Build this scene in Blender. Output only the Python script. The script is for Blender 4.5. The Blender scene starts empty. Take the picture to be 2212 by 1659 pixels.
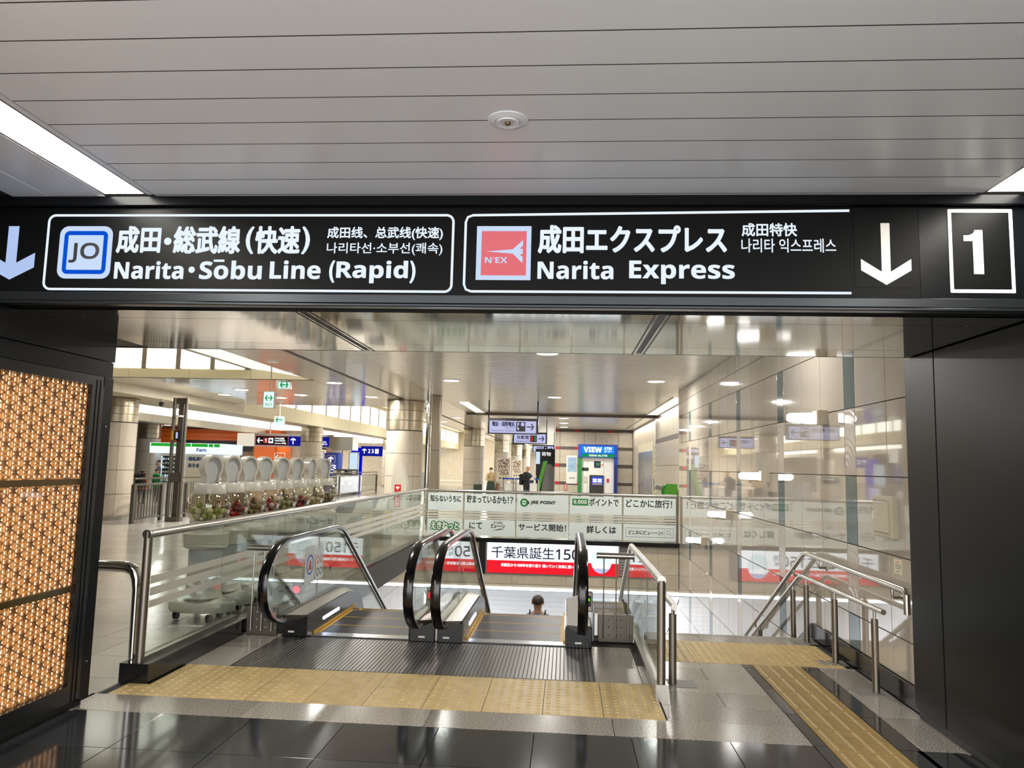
import bpy, bmesh, math, random
from mathutils import Vector, Matrix
random.seed(7)
R = math.radians
SC = bpy.context.scene
COL = SC.collection

# ------------------------------------------------------------------ camera
F_PX, CX, CY, W_PX = 1625.0, 1106.0, 829.5, 2212.0
dy = Vector((116.0, 178.5, F_PX)).normalized()          # world +Y seen from the camera (right, down, forward)
dx = Vector((1, .016, -(dy.x + .016*dy.y)/dy.z)).normalized()
dz = dx.cross(dy)
if dz.y > 0: dz = -dz
cam = bpy.data.cameras.new('camera')
cam.sensor_width = 36; cam.sensor_fit = 'HORIZONTAL'; cam.lens = F_PX/W_PX*36
cam.clip_start = .05; cam.clip_end = 400
camo = bpy.data.objects.new('camera', cam); COL.objects.link(camo)
rt = Vector((dx.x, dy.x, dz.x)); dn = Vector((dx.y, dy.y, dz.y)); fw = Vector((dx.z, dy.z, dz.z))
M = Matrix((rt, -dn, -fw)).transposed().to_4x4(); M.translation = (0, 0, 1.65)
camo.matrix_world = M
SC.camera = camo

# ------------------------------------------------------------------ world, exposure
wd = bpy.data.worlds.new('world'); SC.world = wd; wd.use_nodes = True
wd.node_tree.nodes['Background'].inputs[0].default_value = (1, 1, 1, 1)
wd.node_tree.nodes['Background'].inputs[1].default_value = 3.1
SC.view_settings.view_transform = 'Standard'; SC.view_settings.look = 'None'
SC.view_settings.gamma = 1; SC.view_settings.use_curve_mapping = False
EXP = .5
SC.view_settings.exposure = EXP
SC.cycles.transparent_max_bounces = 24
L_STRIP, L_PANE, L_DOWN, L_COVE = 22.0, 2.1, 62.0, .9

# ------------------------------------------------------------------ materials
def lin(h):
    if isinstance(h, (tuple, list)): return (*h[:3], 1)
    h = h.lstrip('#'); v = [int(h[i:i+2], 16)/255 for i in (0, 2, 4)]
    return (*[(c/12.92 if c <= .04045 else ((c+.055)/1.055)**2.4) for c in v], 1)
MATS = {}
def nt(name):
    m = bpy.data.materials.new(name); m.use_nodes = True; MATS[name] = m
    return m, m.node_tree, m.node_tree.nodes, m.node_tree.links
def mat(name, col, rough=.5, metal=0, spec=.5, noise=None, bump=None, coat=0, trans=0):
    """noise=(scale, colour2, contrast lo, hi); bump=(scale, strength, distance)"""
    m, t, n, l = nt(name); p = n['Principled BSDF']
    p.inputs['Base Color'].default_value = lin(col); p.inputs['Roughness'].default_value = rough
    p.inputs['Metallic'].default_value = metal; p.inputs['Specular IOR Level'].default_value = spec
    p.inputs['Coat Weight'].default_value = coat; p.inputs['Coat Roughness'].default_value = .02
    if noise or bump:
        tc = n.new('ShaderNodeTexCoord')
    if noise:
        nz = n.new('ShaderNodeTexNoise'); nz.inputs['Scale'].default_value = noise[0]; nz.inputs['Detail'].default_value = 3
        l.new(tc.outputs['Object'], nz.inputs['Vector'])
        r = n.new('ShaderNodeValToRGB'); r.color_ramp.elements[0].position = noise[2]; r.color_ramp.elements[1].position = noise[3]
        r.color_ramp.elements[0].color = lin(noise[1]); r.color_ramp.elements[1].color = lin(col)
        l.new(nz.outputs['Fac'], r.inputs[0]); l.new(r.outputs[0], p.inputs['Base Color'])
    if bump:
        nb = n.new('ShaderNodeTexNoise'); nb.inputs['Scale'].default_value = bump[0]
        l.new(tc.outputs['Object'], nb.inputs['Vector'])
        b = n.new('ShaderNodeBump'); b.inputs['Strength'].default_value = bump[1]; b.inputs['Distance'].default_value = bump[2]
        l.new(nb.outputs['Fac'], b.inputs['Height']); l.new(b.outputs[0], p.inputs['Normal'])
    return m
def emit(name, col, s=1.0, lum=False):
    if not lum: s = s/2**EXP      # signs and screens keep their own brightness
    m, t, n, l = nt(name); n.remove(n['Principled BSDF'])
    e = n.new('ShaderNodeEmission'); e.inputs[0].default_value = lin(col); e.inputs[1].default_value = s
    l.new(e.outputs[0], n['Material Output'].inputs[0]); return m
def glass(name, tint='#f2f7f4', k=1.0, rough=0.0, base=.04):
    m, t, n, l = nt(name); n.remove(n['Principled BSDF'])
    g = n.new('ShaderNodeNewGeometry'); d = n.new('ShaderNodeVectorMath'); d.operation = 'DOT_PRODUCT'
    l.new(g.outputs['Incoming'], d.inputs[0]); l.new(g.outputs['Normal'], d.inputs[1])
    def mth(op, a, b):
        x = n.new('ShaderNodeMath'); x.operation = op
        for i, v in enumerate((a, b)):
            if v is None: continue
            if isinstance(v, (int, float)): x.inputs[i].default_value = v
            else: l.new(v, x.inputs[i])
        return x.outputs[0]
    c = mth('ABSOLUTE', d.outputs['Value'], None)
    f = mth('POWER', mth('SUBTRACT', 1.0, c), 5.0)
    f = mth('MULTIPLY', mth('ADD', mth('MULTIPLY', f, 1-base), base), k)
    tr = n.new('ShaderNodeBsdfTransparent'); tr.inputs[0].default_value = lin(tint)
    gl = n.new('ShaderNodeBsdfGlossy'); gl.inputs['Roughness'].default_value = rough
    mx = n.new('ShaderNodeMixShader'); l.new(f, mx.inputs[0]); l.new(tr.outputs[0], mx.inputs[1]); l.new(gl.outputs[0], mx.inputs[2])
    l.new(mx.outputs[0], n['Material Output'].inputs[0]); return m
def grooved(name, col, pitch, axis=1, rough=.2, line='#6a675f', width=.06, metal=0, spec=.5, bstr=.3):
    """painted metal strips: thin dark joints every `pitch` metres along an axis"""
    m, t, n, l = nt(name); p = n['Principled BSDF']
    p.inputs['Roughness'].default_value = rough; p.inputs['Metallic'].default_value = metal; p.inputs['Specular IOR Level'].default_value = spec
    g = n.new('ShaderNodeNewGeometry'); s = n.new('ShaderNodeSeparateXYZ'); l.new(g.outputs['Position'], s.inputs[0])
    a = n.new('ShaderNodeMath'); a.operation = 'DIVIDE'; l.new(s.outputs[axis], a.inputs[0]); a.inputs[1].default_value = pitch
    f = n.new('ShaderNodeMath'); f.operation = 'FRACT'; l.new(a.outputs[0], f.inputs[0])
    c = n.new('ShaderNodeMath'); c.operation = 'LESS_THAN'; l.new(f.outputs[0], c.inputs[0]); c.inputs[1].default_value = width
    x = n.new('ShaderNodeMix'); x.data_type = 'RGBA'; l.new(c.outputs[0], x.inputs[0])
    x.inputs[6].default_value = lin(col); x.inputs[7].default_value = lin(line); l.new(x.outputs[2], p.inputs['Base Color'])
    tc = n.new('ShaderNodeTexNoise'); tc.inputs['Scale'].default_value = 1.3; l.new(g.outputs['Position'], tc.inputs['Vector'])
    b = n.new('ShaderNodeBump'); b.inputs['Strength'].default_value = bstr; b.inputs['Distance'].default_value = .004
    l.new(tc.outputs['Fac'], b.inputs['Height']); l.new(b.outputs[0], p.inputs['Normal'])
    return m
def tiled(name, col, line, sx, sy, rough=.3, speck=None):
    """far floor: joints on a world grid"""
    m, t, n, l = nt(name); p = n['Principled BSDF']; p.inputs['Roughness'].default_value = rough
    g = n.new('ShaderNodeNewGeometry'); b = n.new('ShaderNodeTexBrick'); l.new(g.outputs['Position'], b.inputs['Vector'])
    b.inputs['Color1'].default_value = lin(col); b.inputs['Color2'].default_value = lin(speck or col); b.inputs['Mortar'].default_value = lin(line)
    b.inputs['Scale'].default_value = 1; b.inputs['Brick Width'].default_value = sx; b.inputs['Row Height'].default_value = sy; b.inputs['Mortar Size'].default_value = .006
    l.new(b.outputs[0], p.inputs['Base Color']); return m
def wavy(name, col, scale, rough, strength=.6):
    m, t, n, l = nt(name); p = n['Principled BSDF']; p.inputs['Base Color'].default_value = lin(col); p.inputs['Roughness'].default_value = rough
    tc = n.new('ShaderNodeTexCoord'); w = n.new('ShaderNodeTexWave'); w.wave_type = 'RINGS'; w.inputs['Scale'].default_value = scale
    w.inputs['Distortion'].default_value = 3; l.new(tc.outputs['Object'], w.inputs['Vector'])
    b = n.new('ShaderNodeBump'); b.inputs['Strength'].default_value = strength; b.inputs['Distance'].default_value = .004
    l.new(w.outputs['Fac'], b.inputs['Height']); l.new(b.outputs[0], p.inputs['Normal']); return m

mat('panel', '#e6ebf3', .3, 0, .5, bump=(1.2, .08, .01))
mat('joint', '#3a3836', .8)
mat('blackmetal', '#0b0d10', .3, .0, .14, bump=(2, .05, .005))
mat('blackgloss', '#0a0b0d', .22)
mat('board', '#08090a', .4, 0, .12)
mat('railmetal', '#3c3f42', .3, .9)
mat('steel', '#b4b0a8', .28, 1)
mat('chrome', '#d8d6d2', .06, 1)
mat('mirrorsteel', '#b9b4ac', .07, 1, bump=(1.6, .06, .01))
mat('darksteel', '#8d857a', .42, 1)
mat('granite', '#aaa399', .16, 0, .5, noise=(110, '#5c554d', .36, .6))
mat('granite2', '#a19a90', .18, 0, .5, noise=(105, '#574f48', .36, .6))
mat('granite3', '#b2aba1', .16, 0, .5, noise=(115, '#655e56', .35, .58))
mat('blackgranite', '#2d2f31', .1, 0, .5, noise=(400, '#141517', .4, .62))
mat('blackgranite2', '#33353a', .12, 0, .5, noise=(380, '#191a1d', .4, .62))
mat('plinth', '#1c1c1d', .14, 0, .5, noise=(300, '#0d0d0e', .4, .6))
mat('lightgranite', '#b5aea4', .2, 0, .5, noise=(220, '#9b948a', .35, .6))
mat('lightgranite2', '#aaa399', .2, 0, .5, noise=(220, '#928b81', .35, .6))
mat('grout', '#3a3835', .8)
mat('tactile', '#c9b07c', .45, 0, .35, noise=(9, '#b99f6b', .3, .7))
mat('tactile2', '#c4aa75', .45, 0, .35, noise=(9, '#b19863', .3, .7))
mat('guide', '#a5894f', .45, 0, .4, noise=(14, '#8d7340', .3, .7))
mat('walltile', '#beb4a7', .04, 0, 1.0, bump=(3.2, .03, .01), coat=.8)
mat('wallteal', '#52666a', .06, 0, .9, bump=(3, .03, .01))
wavy('wallwave', '#c4b9ac', 5, .12, .22)
mat('walljoint', '#2a2624', .6)
mat('stone', '#cbc2b0', .35, 0, .4, noise=(5, '#bfb098', .3, .7))
mat('stonedark', '#5a4c43', .4)
mat('redtile', '#c0141c', .35)
mat('column', '#c0b6a6', .4, 0, .4, noise=(40, '#aea392', .3, .7))
mat('columnmetal', '#a59a86', .3, .9)
mat('columnjoint', '#4d443a', .7)
grooved('ceilslat', '#d2d0ca', .25, 1, .2, '#6d685f', .1, 0, .6, .25)
mat('ceilpanel', '#c9c5bc', .1, 0, .8, bump=(1.3, .12, .02))
mat('ceilcream', '#ded4b2', .4)
mat('fencemetal', '#6a645b', .42, .85)
mat('fascia', '#cfc6ac', .4)
mat('black', '#050505', .5)
mat('rubber', '#08080a', .16, 0, .6)
mat('skirt', '#16171c', .18, 0, .6)
grooved('tread', '#3d3a3f', .0125, 0, .4, '#121214', .45, .6, .5, .05)
mat('ribplate', '#6e6a66', .32, .85)
mat('ribgap', '#1d1c1c', .5, .5)
mat('combmetal', '#b9bcc0', .25, 1)
mat('yellow', '#c89b2a', .5)
mat('white', '#e9e6e0', .3)
mat('whiteplastic', '#c8c2b4', .25, 0, .5)
mat('whiteplastic2', '#bcb5a5', .3)
mat('greyinner', '#b8b9b7', .4)
mat('cream', '#c7bda4', .4)
mat('redp', '#c3101a', .4)
mat('navy', '#14224a', .5)
mat('blue', '#1440b0', .4)
mat('orange', '#d9661b', .45)
mat('orangedark', '#b44e10', .45)
mat('green', '#1c7a34', .45)
mat('greenlight', '#54a12c', .45)
mat('ink', '#15161a', .6)
mat('film', '#d3dcd8', .45)
mat('frost', '#c4c1b4', .5)
mat('frostdark', '#8f8f84', .5)
mat('brass', '#6e5a36', .4, .6)
mat('grey', '#7d7a74', .5)
mat('darkgrey', '#2c2c2d', .5)
mat('skin', '#c9967a', .5)
mat('hair', '#1a1412', .55)
mat('hairbrown', '#33211a', .5)
mat('navycloth', '#101522', .8)
mat('bluecloth', '#6f87ab', .8)
mat('beigecloth', '#b89f72', .8)
mat('blackcloth', '#111214', .8)
mat('greencloth', '#1f7a44', .8)
mat('greycloth', '#4b4b50', .8)
mat('jeans', '#3b4d66', .8)
mat('olive', '#2f3a30', .8)
mat('tan', '#8a6a50', .7)
m = mat('wood', '#dba768', .5, 0, .3, noise=(30, '#be8447', .3, .7))
p = m.node_tree.nodes['Principled BSDF']; p.inputs['Transmission Weight'].default_value = 0
m2 = mat('woodstar', '#b98a62', .5, 0, .3, noise=(25, '#653820', .3, .7))
emit('e_strip', '#fffaee', L_STRIP, True); emit('e_pane', '#fdfbea', L_PANE, True); emit('e_down', '#fff8ea', 14, True)
emit('e_cove', '#fdf6e2', L_COVE, True); emit('e_led', '#eefaff', 5)
emit('e_lattice', '#fff0d6', 2.5)
emit('e_sign', '#e6f1ff', 1.05); emit('e_signblue', '#0b55d8', .9); emit('e_signred', '#e5737c', 1.0); emit('e_icon', '#cfe2ff', .95)
emit('e_arrow', '#b5cbf7', .95)
emit('e_board', '#d2d4ff', .85); emit('e_white', '#f4fbff', 1.35); emit('e_red', '#e8202e', 1.15); emit('e_pale', '#dff3fb', 1.2)
emit('e_green', '#19a05c', .9); emit('e_exit', '#d8f5ea', 1.2)
emit('e_atm', '#1d8df0', 1.1); emit('e_atmw', '#ffffff', 1.4); emit('e_screen', '#3a55e0', 1.2); emit('e_emg', '#ffffff', 4)
emit('e_redlamp', '#ff2038', 2.2); emit('e_greenlamp', '#7cff20', 1.4); emit('e_slot', '#dfeaff', 4)
emit('e_store', '#dcefff', 1.3); emit('e_storegreen', '#2fae2f', .9); emit('e_bluecol', '#0a10d8', .9); emit('e_ad', '#cfe6f4', 1.0)
emit('e_bluesign', '#1a22a8', .7); emit('e_shop', '#f4ead6', .9)
glass('glass', '#f7fbf9', 1.0); glass('bowl', '#f6f4ee', 1.3, .0, .05); glass('caseglass', '#f4f1ea', .55)
MT = MATS

# ------------------------------------------------------------------ object helpers
ORG = {}
def org(o): return ORG[o.name] if o is not None else Vector((0, 0, 0))
def tag(o, label=None, cat=None, group=None, kind=None):
    if label: o['label'] = label
    if cat: o['category'] = cat
    if group: o['group'] = group
    if kind: o['kind'] = kind
    return o
def thing(name, label, cat, loc, group=None):
    o = bpy.data.objects.new(name, None); COL.objects.link(o); o.empty_display_size = .1
    o.location = loc; ORG[o.name] = Vector(loc)
    return tag(o, label, cat, group)
class Fr:
    """a flat frame: a*u + b*v + c*n"""
    def __init__(s, o, u, v): s.o = Vector(o); s.u = Vector(u); s.v = Vector(v); s.n = s.u.cross(s.v)
    def __call__(s, a, b, c=0): return s.o + s.u*a + s.v*b + s.n*c
def front(y, x=0, z=0): return Fr((x, y, z), (1, 0, 0), (0, 0, 1))      # faces the viewer (-Y)
def wallR(x, y=0, z=0): return Fr((x, y, z), (0, -1, 0), (0, 0, 1))     # faces -X
def wallL(x, y=0, z=0): return Fr((x, y, z), (0, 1, 0), (0, 0, 1))      # faces +X
def yz(x): return Fr((x, 0, 0), (0, 1, 0), (0, 0, 1))
class MB:
    def __init__(s): s.v = []; s.f = []; s.mi = []; s.cur = 0
    def add(s, vs, fs):
        b = len(s.v); s.v += [Vector(x) for x in vs]; s.f += [[i+b for i in f] for f in fs]; s.mi += [s.cur]*len(fs); return s
    def m(s, i): s.cur = i; return s
    def box(s, x0, x1, y0, y1, z0, z1):
        vs = [(x, y, z) for z in (z0, z1) for y in (y0, y1) for x in (x0, x1)]
        return s.add(vs, [(0, 2, 3, 1), (4, 5, 7, 6), (0, 1, 5, 4), (2, 6, 7, 3), (0, 4, 6, 2), (1, 3, 7, 5)])
    def fbox(s, F, a0, a1, b0, b1, c0, c1):
        vs = [F(a, b, c) for c in (c0, c1) for b in (b0, b1) for a in (a0, a1)]
        return s.add(vs, [(0, 2, 3, 1), (4, 5, 7, 6), (0, 1, 5, 4), (2, 6, 7, 3), (0, 4, 6, 2), (1, 3, 7, 5)])
    def cham(s, F, a0, a1, b0, b1, c0, c1, d):
        """box whose front edges (towards c1) are chamfered"""
        vs = [F(a, b, c0) for b in (b0, b1) for a in (a0, a1)] + [F(a, b, c1-d) for b in (b0, b1) for a in (a0, a1)] + \
             [F(a, b, c1) for b in (b0+d, b1-d) for a in (a0+d, a1-d)]
        return s.add(vs, [(0, 2, 3, 1), (0, 1, 5, 4), (1, 3, 7, 5), (3, 2, 6, 7), (2, 0, 4, 6), (4, 5, 9, 8), (5, 7, 11, 9), (7, 6, 10, 11), (6, 4, 8, 10), (8, 9, 11, 10)])
    def prism(s, F, pts, c0, c1):
        n = len(pts)
        vs = [F(a, b, c0) for a, b in pts] + [F(a, b, c1) for a, b in pts]
        return s.add(vs, [tuple(range(n-1, -1, -1)), tuple(range(n, 2*n))] + [(i, (i+1) % n, n+(i+1) % n, n+i) for i in range(n)])
    def outline(s, F, po, pi, c0, c1):
        n = len(po)
        vs = [F(a, b, c0) for a, b in po] + [F(a, b, c0) for a, b in pi] + [F(a, b, c1) for a, b in po] + [F(a, b, c1) for a, b in pi]
        fs = []
        for i in range(n):
            j = (i+1) % n
            fs += [(i, n+i, n+j, j), (2*n+i, 2*n+j, 3*n+j, 3*n+i), (i, j, 2*n+j, 2*n+i), (n+j, n+i, 3*n+i, 3*n+j)]
        return s.add(vs, fs)
    def tube(s, path, r, n=10, prof=None, caps=True, up=(0, 0, 1)):
        P = [Vector(p) for p in path]; k = len(P); rings = []
        rr = r if isinstance(r, (list, tuple)) else [r]*k
        prof = prof or [(math.cos(2*math.pi*i/n), math.sin(2*math.pi*i/n)) for i in range(n)]
        n = len(prof); T = []
        for i in range(k):
            a = P[max(i-1, 0)]; b = P[min(i+1, k-1)]; T.append((b-a).normalized())
        U = Vector(up)
        if abs(T[0].dot(U)) > .95: U = Vector((1, 0, 0))
        u = (U-T[0]*U.dot(T[0])).normalized()
        vs = []
        for i in range(k):
            u = (u-T[i]*u.dot(T[i])).normalized(); w = T[i].cross(u)
            sc = 1.0
            if 0 < i < k-1:
                c = (P[i]-P[i-1]).normalized().dot((P[i+1]-P[i]).normalized()); sc = 1
            vs += [P[i]+(w*a+u*b)*rr[i]*sc for a, b in prof]
        fs = [(i*n+j, i*n+(j+1) % n, (i+1)*n+(j+1) % n, (i+1)*n+j) for i in range(k-1) for j in range(n)]
        if caps: fs += [tuple(range(n-1, -1, -1)), tuple(range((k-1)*n, k*n))]
        return s.add(vs, fs)
    def cyl(s, p0, p1, r, n=14, r1=None): return s.tube([p0, p1], [r, r if r1 is None else r1], n)
    def lathe(s, c, prof, n=24, a0=0, a1=2*math.pi, sx=1, sy=1):
        full = abs(a1-a0-2*math.pi) < 1e-6; k = n if full else n+1; c = Vector(c); vs = []; fs = []
        for i in range(k):
            a = a0+(a1-a0)*i/n
            vs += [c+Vector((math.cos(a)*r*sx, math.sin(a)*r*sy, z)) for r, z in prof]
        q = len(prof)
        for i in range(n):
            j = (i+1) % k
            for t in range(q-1): fs.append((i*q+t, j*q+t, j*q+t+1, i*q+t+1))
        s.add(vs, fs)
        if full:
            for t in (0, q-1):
                if prof[t][0] > 1e-5: s.f.append([len(s.v)-k*q+i*q+t for i in (range(k) if t else range(k-1, -1, -1))]); s.mi.append(s.cur)
        return s
    def sphere(s, c, r, n=12, k=8, sx=1, sy=1, sz=1):
        return s.lathe(c, [(max(1e-6, math.sin(math.pi*i/k))*r, -math.cos(math.pi*i/k)*r*sz) for i in range(k+1)], n, sx=sx, sy=sy)
    def sheet(s, pts): return s.add(pts, [tuple(range(len(pts)))])
    def build(s, name, mats, parent=None, smooth=False, label=None, cat=None, group=None, kind=None, at=None, ang=35):
        if isinstance(mats, str): mats = [mats]
        if at is None:
            lo = [min(v[i] for v in s.v) for i in range(3)]; hi = [max(v[i] for v in s.v) for i in range(3)]
            at = Vector(((lo[0]+hi[0])/2, (lo[1]+hi[1])/2, lo[2]))
        at = Vector(at)
        me = bpy.data.meshes.new(name); me.from_pydata([v-at for v in s.v], [], s.f)
        for x in mats: me.materials.append(MT[x])
        if len(mats) > 1: me.polygons.foreach_set('material_index', s.mi)
        me.validate(); me.update()
        bm = bmesh.new(); bm.from_mesh(me); bmesh.ops.remove_doubles(bm, verts=bm.verts, dist=1e-5)
        bmesh.ops.recalc_face_normals(bm, faces=bm.faces); bm.to_mesh(me); bm.free()
        if smooth:
            me.polygons.foreach_set('use_smooth', [True]*len(me.polygons)); me.set_sharp_from_angle(angle=R(ang))
        o = bpy.data.objects.new(name, me); COL.objects.link(o)
        o.parent = parent; o.location = at-org(parent); ORG[o.name] = at
        return tag(o, label, cat, group, kind)
def put(me_obj, at, parent, name=None, mat_=None):
    """a cheap copy that shares mesh data"""
    o = bpy.data.objects.new(name or me_obj.name.split('.')[0], me_obj.data); COL.objects.link(o)
    o.parent = parent; at = Vector(at); o.location = at-org(parent); ORG[o.name] = at
    if mat_:
        o.material_slots[0].link = 'OBJECT'; o.material_slots[0].material = MT[mat_]
    return o
def copy_tree(o, delta, parent=None, label=None, group=None):
    c = o.copy(); COL.objects.link(c); ORG[c.name] = org(o)+Vector(delta)
    if parent is None: c.location = o.location+Vector(delta)
    else: c.parent = parent
    if label: c['label'] = label
    if group: c['group'] = group
    for ch in [x for x in o.children]: copy_tree(ch, delta, c)
    return c
def struct(name, mb, m, **k): return mb.build(name, m, kind='structure', **k)

# 2-D outlines
def rrect(u0, u1, v0, v1, r, n=6):
    P = []
    for cx, cy, a in ((u1-r, v1-r, 0), (u0+r, v1-r, 90), (u0+r, v0+r, 180), (u1-r, v0+r, 270)):
        P += [(cx+r*math.cos(R(a+90*i/n)), cy+r*math.sin(R(a+90*i/n))) for i in range(n+1)]
    return P
def circ(u, v, r, n=28, ry=None): return [(u+r*math.cos(2*math.pi*i/n), v+(ry or r)*math.sin(2*math.pi*i/n)) for i in range(n)]
def arrow_pts(cu, cv, L, Wd, th, ang):
    """arrow with open barbs pointing to +u, turned by ang"""
    h = Wd/2; t = th; k = t*1.35
    P = [(-L/2, t/2), (L/2-h*.32-t*.72, t/2), (L/2-h, h-k*.1), (L/2-h+k*.95, h+.0), (L/2, 0), (L/2-h+k*.95, -h), (L/2-h, -h+k*.1), (L/2-h*.32-t*.72, -t/2), (-L/2, -t/2)]
    P = [(-L/2, t/2), (L/2-1.55*t, t/2), (L/2-h-.2*t, h-.05*t), (L/2-h+1.15*t, h-.05*t), (L/2, 0), (L/2-h+1.15*t, -h+.05*t), (L/2-h-.2*t, -h+.05*t), (L/2-1.55*t, -t/2), (-L/2, -t/2)]
    c, s = math.cos(R(ang)), math.sin(R(ang))
    return [(cu+a*c-b*s, cv+a*s+b*c) for a, b in P]

# lettering ---------------------------------------------------------------
TC = {}
TS = bpy.data.scenes.new('lettering_bench')
def bf(s):
    r = ''
    for ch in s:
        if 'A' <= ch <= 'Z': r += chr(0x1D5D4+ord(ch)-65)
        elif 'a' <= ch <= 'z': r += chr(0x1D5EE+ord(ch)-97)
        elif '0' <= ch <= '9': r += chr(0x1D7EC+ord(ch)-48)
        else: r += ch
    return r
def rf(s):
    r = ''
    for ch in s:
        if 'A' <= ch <= 'Z': r += chr(0x1D5A0+ord(ch)-65)
        elif 'a' <= ch <= 'z': r += chr(0x1D5BA+ord(ch)-97)
        elif '0' <= ch <= '9': r += chr(0x1D7E2+ord(ch)-48)
        else: r += ch
    return r
def glyphs(s):
    if s not in TC:
        c = bpy.data.curves.new('lettering', 'FONT'); c.body = s; c.size = 1; c.resolution_u = 3
        o = bpy.data.objects.new('lettering', c); TS.collection.objects.link(o); vl = TS.view_layers[0]; vl.update()
        me = bpy.data.meshes.new_from_object(o.evaluated_get(vl.depsgraph))
        bpy.data.objects.remove(o); bpy.data.curves.remove(c)
        vs = [(v.co.x, v.co.y) for v in me.vertices]; fs = [list(p.vertices) for p in me.polygons]
        bpy.data.meshes.remove(me); TC[s] = (vs, fs)
    return TC[s]
def text(parent, s, F, u0, u1, v0, v1, m, w=.002, bold=0, name='lettering', flip=False, extra=None):
    vs, fs = glyphs(s)
    x0 = min(v[0] for v in vs); x1 = max(v[0] for v in vs); y0 = min(v[1] for v in vs); y1 = max(v[1] for v in vs)
    b = MB(); offs = [(0, 0)]
    if bold: offs = [(bold*math.cos(R(a)), bold*math.sin(R(a))) for a in range(22, 382, 45)]+[(0, 0)]
    if bold > .012: offs += [(bold*f*math.cos(R(a)), bold*f*math.sin(R(a))) for f in (.35, .7) for a in range(0, 360, 45)]
    for q, (ox, oy) in enumerate(offs):
        b.add([F(u0+bold+(u1-u0-2*bold)*(x-x0)/(x1-x0)+ox, v0+bold+(v1-v0-2*bold)*(y-y0)/(y1-y0)+oy, w+q*2e-5) for x, y in vs], fs)
    if extra: extra(b)
    me = bpy.data.meshes.new(name); at = F((u0+u1)/2, v0, w)
    me.from_pydata([v-at for v in b.v], [], b.f); me.materials.append(MT[m]); me.update()
    o = bpy.data.objects.new(name, me); COL.objects.link(o); o.parent = parent; o.location = at-org(parent); ORG[o.name] = at
    return o
def lamp_area(parent, loc, power, size, sy=None, rot=(0, 0, 0), col=(1, .975, .92), shape='DISK', spread=180, name='lamp'):
    d = bpy.data.lights.new(name, 'AREA'); d.energy = power; d.shape = shape if sy is None else 'RECTANGLE'; d.size = size
    if sy: d.size_y = sy
    d.color = col; d.spread = R(spread)
    o = bpy.data.objects.new(name, d); COL.objects.link(o); o.parent = parent; o.location = Vector(loc)-org(parent); o.rotation_euler = rot
    return o

# ================================================================== STRUCTURE
XW, XR, XL = 2.506, 2.42, -3.17
ZC = 3.39
# ---- floor slab with the stair well left open
b = MB()
b.box(-40, 2.6, -12, 7.22, -.4, -.012).box(-40, -3.02, 7.22, 120, -.4, -.012).box(-3.02, 8, 17.06, 120, -.4, -.012)
b.box(.27, .82, 7.22, 7.5, -.4, -.012).box(.82, 2.6, 7.22, 7.95, -.4, -.012)
floor = struct('floor', b, 'grout')
def tile_proto(name, sx, sy, m, t=.012, g=.004):
    me = MB().cham(Fr((0, 0, 0), (1, 0, 0), (0, 1, 0)), g/2, sx-g/2, g/2, sy-g/2, -t, 0, .0015).build(name, m, None, at=(0, 0, 0))
    o = me; COL.objects.unlink(o); return o
PROTO = {}
def tile(parent, name, x0, x1, y0, y1, m, z=0.0):
    k = (name, round(x1-x0, 3), round(y1-y0, 3), m)
    if k not in PROTO: PROTO[k] = tile_proto(name, x1-x0, y1-y0, m)
    o = bpy.data.objects.new(name, PROTO[k].data); COL.objects.link(o); o.parent = parent
    o.location = Vector((x0, y0, z))-org(parent); ORG[o.name] = Vector((x0, y0, z)); return o
def grid(parent, x0, x1, y0, y1, sx, sy, mats, off=0.0, name='floor_tile'):
    j = 0; y = y0
    while y < y1-.01:
        ye = min(y+sy, y1); x = x0-(off if j % 2 else 0)
        while x < x1-.01:
            a = max(x, x0); e = min(x+sx, x1)
            if e-a > .02: tile(parent, name, round(a, 4), round(e, 4), round(y, 4), round(ye, 4), random.choice(mats))
            x += sx
        y += sy; j += 1
GR = ['granite', 'granite2', 'granite3']; BK = ['blackgranite', 'blackgranite2']
# near black field
for k in range(6):
    y0 = 4.9-.6*(k+1)
    grid(floor, XL, 1.53 if k < 1 else 1.53, y0, y0+.6, .6, .6, BK)
    grid(floor, 2.13, XR, y0, y0+.6, .6, .6, BK)
struct('floor', MB().box(-3.17, 2.42, .6, 1.3, -.012, 0), 'blackgranite')
struct('floor', MB().box(-7.5, 12, -12, .6, -.012, 0), 'lightgranite')  # unseen floor behind the camera, made pale to bounce light
# grey border strip, strips around the tactile field, and between plate and balustrades
grid(floor, XL-.1, 1.53, 4.9, 5.24, 1.2, .34, GR)
grid(floor, -3.02, -2.66, 6.05, 7.22, .36, .6, GR); grid(floor, .255, .62, 6.05, 7.22, .37, .45, GR)
grid(floor, .7, 1.53, 5.24, 6.8, 1.0, .34, GR, .55)
grid(floor, .82, 2.376, 7.62, 7.95, .52, .33, GR)
grid(floor, 2.17, 2.47, 4.9, 6.8, .3, .62, GR)
for a, e in ((1.53, 1.61), (2.03, 2.17)):
    grid(floor, a, e, 1.3, 6.8, e-a, .6, BK, name='border_strip')
tile(floor, 'floor_tile', .62, .7, 5.9, 6.6, 'granite')
# floor of the concourse left of the well
grid(floor, -3.9, -3.24, 5.0, 14.6, .66, .6, ['lightgranite', 'lightgranite2'])
grid(floor, -7.5, -3.9, 5.0, 9.8, .9, .6, ['lightgranite', 'lightgranite2'], .3)
tiled('floorfar', '#b3aca2', '#837d74', .9, .6, .16, '#a8a197')
b = MB(); b.box(-40, -7.5, -12, 9.8, -.012, 0).box(-40, -3.9, 9.8, 120, -.012, 0).box(-3.9, -3.24, 14.6, 120, -.012, 0).box(-3.24, 8, 17.06, 120, -.012, 0)
struct('floor', b, 'floorfar')
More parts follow.
